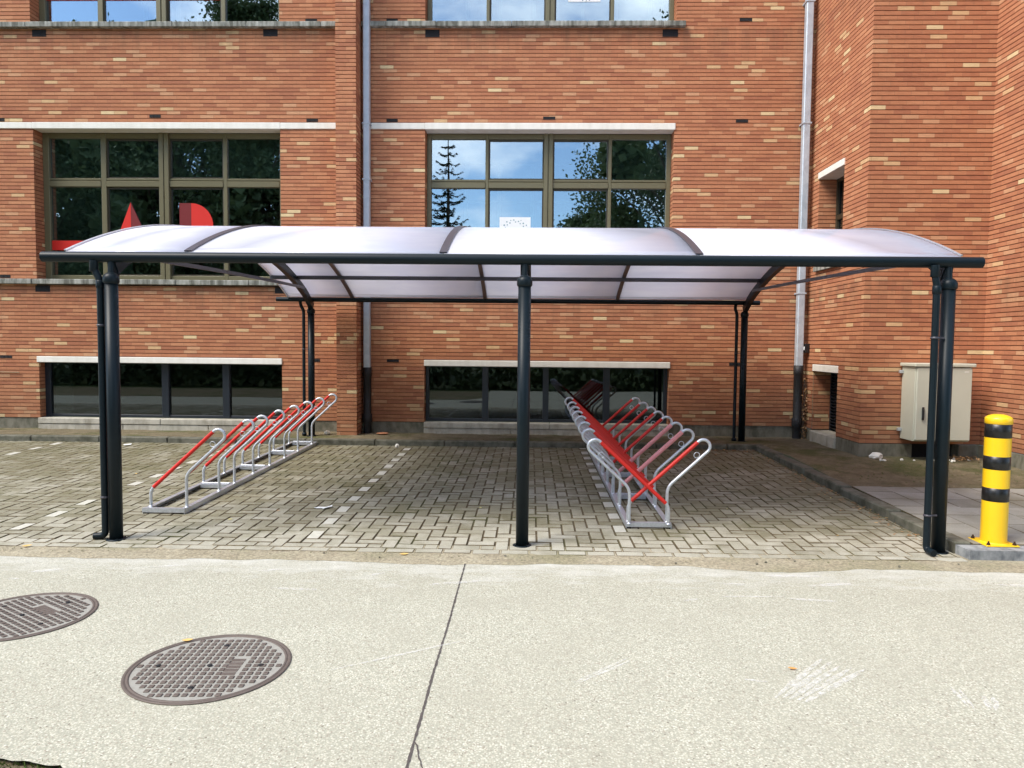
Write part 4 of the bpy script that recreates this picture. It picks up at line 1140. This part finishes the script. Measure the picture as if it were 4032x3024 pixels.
def spruce(x, y, h, r, label, seed=3):
    rg = random.Random(seed); e = empty('spruce_tree', (x, y, -.03), label, 'tree', 'trees mirrored in the windows')
    w = MB(); w.tube([(x, y, -.1), (x, y, h*.5), (x, y, h)], [.2, .12, .015], 10); nd = MB()
    z = 1.5
    while z < h-.15:
        rad = r*(1-z/h)**.8+.12; nb = 7 if z < h*.8 else 5
        for k in range(nb):
            a = rg.uniform(0, 6.28); L_ = rad*rg.uniform(.75, 1.15); dr_ = Vector((math.cos(a), math.sin(a), 0))
            P = [Vector((x, y, z))+dr_*L_*t+Vector((0, 0, -.18*L_*math.sin(t*math.pi*.8)+.25*L_*t*t)) for t in (0, .33, .66, 1)]
            w.tube(P, [.022, .016, .011, .005], 5)
            m = int(46*L_)+10
            for q in range(m):
                t = rg.uniform(.12, 1); i_ = min(2, int(t*3)); p = P[i_].lerp(P[i_+1], t*3-i_)
                s = rg.choice((-1, 1)); sd = Vector((-dr_.y, dr_.x, 0))*s*(.10+.22*(1-t))*rg.uniform(.5, 1)+dr_*.08+Vector((0, 0, -.05))
                b = Vector((0, 0, .022)) if rg.random() < .5 else dr_*.025
                nd.quad(p-b, p+sd*.9-b*.3, p+sd, p+b)
        z += .34 if z < h*.8 else .42
    w.build('trunk', M['bark'], e); nd.build('crown', M['needles'], e)
spruce(-4.15, -13.5, 12.0, 2.5, 'narrow spruce behind the viewer, mirrored in the right window')
tree(8.6, -17, 17.5, 5.6, 2.5, 'tall broadleaf tree mirrored at the right of the right window', 45000, .12, 11)
tree(3.3, -24, 9.6, 2.3, 2.0, 'small round tree mirrored in the middle of the right window', 16000, .10, 12)
tree(16.5, -15, 16, 5.5, 2.5, 'wide broadleaf tree behind the viewer, farthest right', 30000, .14, 13)
k = 0
for (x, y, h, r) in ((-12.5, -13, 13.8, 4.0), (-18.5, -14, 16.2, 4.6), (-25, -13, 15.5, 5.2), (-32, -12, 14.5, 5.2), (-23.5, -20, 16.0, 5.0), (-17.2, -21, 21.6, 3.4)):
    tree(x, y, h, r, .9, ['broadleaf tree nearest the spruce, mirrored at the left window', 'tallest broadleaf tree mirrored in the left window', 'broad tree mirrored at the far left pane', 'outermost left tree behind the viewer',
          'back row tree behind the tallest one on the left', 'back row tree on the left, nearer the spruce'][k], 42000, .13, 20+k, .35); k += 1
# low hedge on the verge behind the viewer
w = MB()
for i in range(14000):
    x = rnd.uniform(-36, 34); y = -2.9+rnd.uniform(-.5, .5); z = rnd.uniform(-.03, 1.55)+.15*noise.noise(Vector((x*.7, 0, 0)))
    a = Vector((rnd.uniform(-1, 1), rnd.uniform(-1, 1), rnd.uniform(-1, 1))).normalized()*.14; b = a.cross(Vector((rnd.uniform(-1, 1), rnd.uniform(-1, 1), rnd.uniform(-1, 1)))).normalized()*.09
    c = Vector((x, y, z)); w.quad(c-a, c-b, c+a, c+b)
tag(w.build('hedge', M['foliage']), 'long dark hedge on the verge, mirrored in the basement windows', 'hedge')

# ------------------------------------------------------------------ light
SUN_EL, SUN_AZ = R(52), None
sd = Vector((-.80, -.50, 0)).normalized()                  # horizontal direction towards the sun
az = math.atan2(sd.x, sd.y)
wd = bpy.data.worlds.new('World'); SC.world = wd; wd.use_nodes = True
nt = wd.node_tree; nt.nodes.clear()
sky = nt.nodes.new('ShaderNodeTexSky'); sky.sky_type = 'NISHITA'; sky.sun_disc = False
sky.sun_elevation = SUN_EL; sky.sun_rotation = az; sky.air_density = 1.0; sky.dust_density = .4; sky.ozone_density = 3.0
tc = nt.nodes.new('ShaderNodeTexCoord'); mp = nt.nodes.new('ShaderNodeMapping'); mp.inputs['Scale'].default_value = (1, 1, 2.2)
mp.inputs['Location'].default_value = (1.9, .2, .1)
nz = nt.nodes.new('ShaderNodeTexNoise'); nz.inputs['Scale'].default_value = 2.1; nz.inputs['Detail'].default_value = 7; nz.inputs['Roughness'].default_value = .58
cr = nt.nodes.new('ShaderNodeValToRGB'); cr.color_ramp.elements[0].position = .485; cr.color_ramp.elements[1].position = .68
mx = nt.nodes.new('ShaderNodeMix'); mx.data_type = 'RGBA'; mx.inputs[7].default_value = (9.5, 9.6, 9.9, 1)
bg = nt.nodes.new('ShaderNodeBackground'); bg.inputs['Strength'].default_value = .13
out = nt.nodes.new('ShaderNodeOutputWorld')
L_ = nt.links
L_.new(tc.outputs['Generated'], mp.inputs[0]); L_.new(mp.outputs[0], nz.inputs['Vector']); L_.new(nz.outputs['Fac'], cr.inputs[0])
L_.new(cr.outputs[0], mx.inputs[0]); L_.new(sky.outputs[0], mx.inputs[6]); L_.new(mx.outputs[2], bg.inputs[0]); L_.new(bg.outputs[0], out.inputs[0])
sl = bpy.data.lights.new('Sun', 'SUN'); sl.energy = 2.0; sl.angle = R(28); sl.color = (1, .925, .82)
so = bpy.data.objects.new('Sun', sl); COL.objects.link(so)
dirv = Vector((sd.x*math.cos(SUN_EL), sd.y*math.cos(SUN_EL), math.sin(SUN_EL)))
so.rotation_euler = (-dirv).to_track_quat('-Z', 'Y').to_euler()

# ------------------------------------------------------------------ camera
f = 1560.0; pit = math.atan((829.5-745)/f)
cam = bpy.data.cameras.new('Camera'); cam.sensor_width = 36; cam.lens = f/2212*36; cam.clip_end = 2000; cam.clip_start = .05
co = bpy.data.objects.new('Camera', cam); COL.objects.link(co)
co.matrix_world = Matrix.Translation((0, 0, 1.54)) @ Matrix.Rotation(R(1.4), 4, 'Z') @ Matrix.Rotation(math.pi/2-pit, 4, 'X') @ Matrix.Rotation(.0092, 4, 'Z')
SC.camera = co
SC.view_settings.view_transform = 'Standard'; SC.view_settings.look = 'None'; SC.view_settings.exposure = 1.33; SC.view_settings.gamma = 1
SC.cycles.max_bounces = 10; SC.cycles.transparent_max_bounces = 12; SC.cycles.transmission_bounces = 6; SC.cycles.diffuse_bounces = 7; SC.cycles.glossy_bounces = 4
SC.cycles.caustics_reflective = False; SC.cycles.caustics_refractive = False
